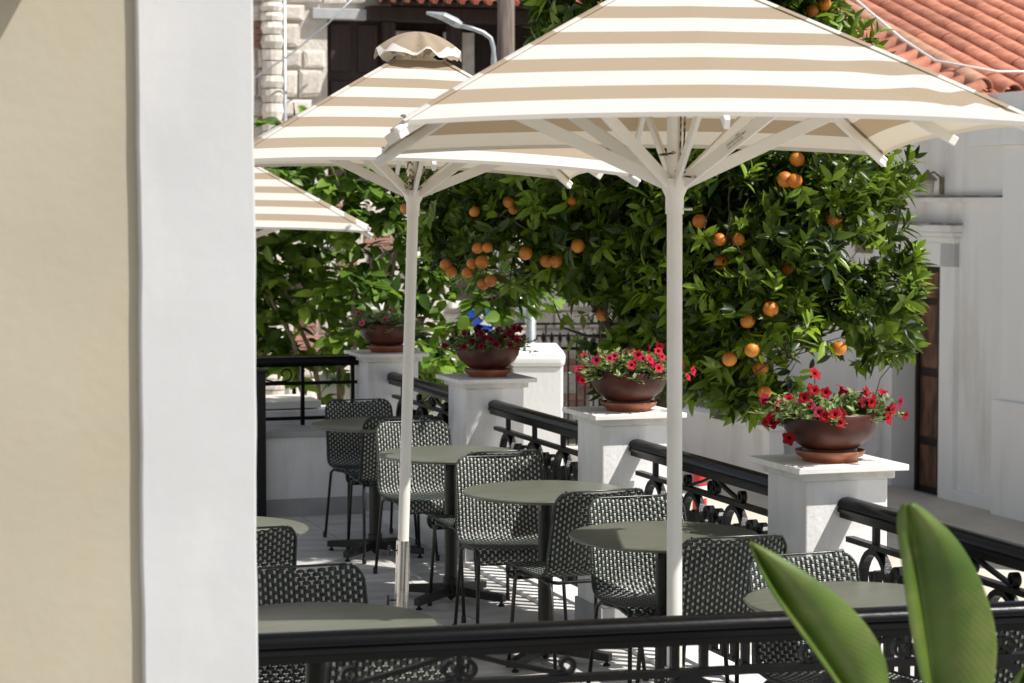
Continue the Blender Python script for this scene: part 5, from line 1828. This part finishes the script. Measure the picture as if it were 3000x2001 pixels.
def broad_leaf(left, midr, right, d_l, d_m, d_r, petiole):
    """three outlines (pixel lists, tip first) at their own distances make a folded blade"""
    n = len(midr)
    V, F, U = [], [], []
    K = 6
    for i in range(n):
        a = at(*left[i], d_l[i]) - plo
        m = at(*midr[i], d_m[i]) - plo
        b = at(*right[i], d_r[i]) - plo
        for j in range(K):
            t = j / K
            p = a.lerp(m, t)
            p.y -= 0.012 * math.sin(PI * t)
            V.append(p)
            U.append((1 - t, i / (n - 1) - 0.25 * (1 - t)))
        for j in range(K + 1):
            t = j / K
            p = m.lerp(b, t)
            p.y -= 0.022 * math.sin(PI * t)
            V.append(p)
            U.append((t, i / (n - 1) - 0.25 * t))
    W_ = 2 * K + 1
    for i in range(n - 1):
        for j in range(W_ - 1):
            F.append((i * W_ + j, i * W_ + j + 1, (i + 1) * W_ + j + 1, (i + 1) * W_ + j))
    me = bpy.data.meshes.new('leaf_blade')
    me.from_pydata([tuple(v) for v in V], [], F)
    lay = me.uv_layers.new(name='vein')
    for l in me.loops:
        lay.data[l.index].uv = U[l.vertex_index]
    me.polygons.foreach_set('use_smooth', [True] * len(me.polygons))
    o = link_mesh('leaf_blade', me, BL, plant)
    sd_ = o.modifiers.new('sub', 'SUBSURF')
    sd_.levels = 2
    sd_.render_levels = 2
    so = o.modifiers.new('thick', 'SOLIDIFY')
    so.thickness = 0.0025
    mp_pts = [at(*midr[i], d_m[i] + 0.004) - plo for i in range(n)] + [Vector(q) for q in petiole]
    MB().tube(mp_pts, 0.009, 8, radii=[0.12 + 0.5 * min(1, i / n) for i in range(n)] + [0.9] * (len(petiole) - 1) + [1.4]).build('midrib', LEAF_P, o, smooth=True)
    return o
dl = 4.45
broad_leaf([(2648, 1474), (2630, 1500), (2625, 1545), (2640, 1640), (2656, 1780), (2676, 1900), (2705, 2020), (2735, 2140), (2765, 2260), (2790, 2350)],
           [(2652, 1473), (2662, 1510), (2672, 1570), (2690, 1680), (2706, 1800), (2718, 1900), (2733, 2020), (2752, 2140), (2775, 2260), (2795, 2352)],
           [(2676, 1472), (2742, 1520), (2806, 1580), (2872, 1690), (2908, 1800), (2925, 1900), (2908, 2010), (2895, 2120), (2845, 2250), (2800, 2350)],
           [dl] * 10, [dl + 0.035 * min(1, i / 3) for i in range(10)], [dl + 0.01] * 10,
           [(0.03, 0.0, 0.62), (0.02, 0.0, 0.4), (0.0, 0.0, 0.15)])
broad_leaf([(2196, 1588), (2212, 1640), (2245, 1712), (2305, 1800), (2372, 1890), (2440, 1985), (2505, 2080), (2570, 2180), (2625, 2260), (2670, 2330)],
           [(2197, 1587), (2225, 1645), (2262, 1715), (2322, 1802), (2388, 1890), (2452, 1984), (2516, 2080), (2578, 2180), (2630, 2260), (2672, 2331)],
           [(2200, 1588), (2290, 1632), (2395, 1700), (2480, 1765), (2548, 1840), (2600, 1930), (2603, 2035), (2615, 2145), (2645, 2250), (2675, 2330)],
           [dl - 0.05] * 10, [dl - 0.02] * 10, [dl - 0.05 + 0.02 * min(1, i / 3) for i in range(10)],
           [(-0.02, -0.02, 0.62), (-0.01, -0.01, 0.4), (0.0, 0.0, 0.15)])
broad_leaf([(3010, 1945), (2990, 1965), (2970, 1990), (2955, 2020), (2945, 2070), (2940, 2130), (2942, 2200), (2950, 2260)],
           [(3010, 1946), (2995, 1975), (2985, 2010), (2975, 2050), (2966, 2100), (2958, 2150), (2955, 2210), (2953, 2262)],
           [(3011, 1947), (3015, 1990), (3015, 2030), (3010, 2075), (3000, 2120), (2985, 2170), (2970, 2220), (2956, 2264)],
           [dl + 0.1] * 8, [dl + 0.12] * 8, [dl + 0.1] * 8, [(0.05, 0.06, 0.7), (0.02, 0.02, 0.4), (0, 0, 0.15)])
MB().lathe([(0.001, 0.0), (0.15, 0.0), (0.19, 0.22), (0.205, 0.22), (0.205, 0.26), (0.19, 0.26), (0.18, 0.20), (0.001, 0.20)], 32).build('planter', TERRACOTTA, plant, smooth='auto')
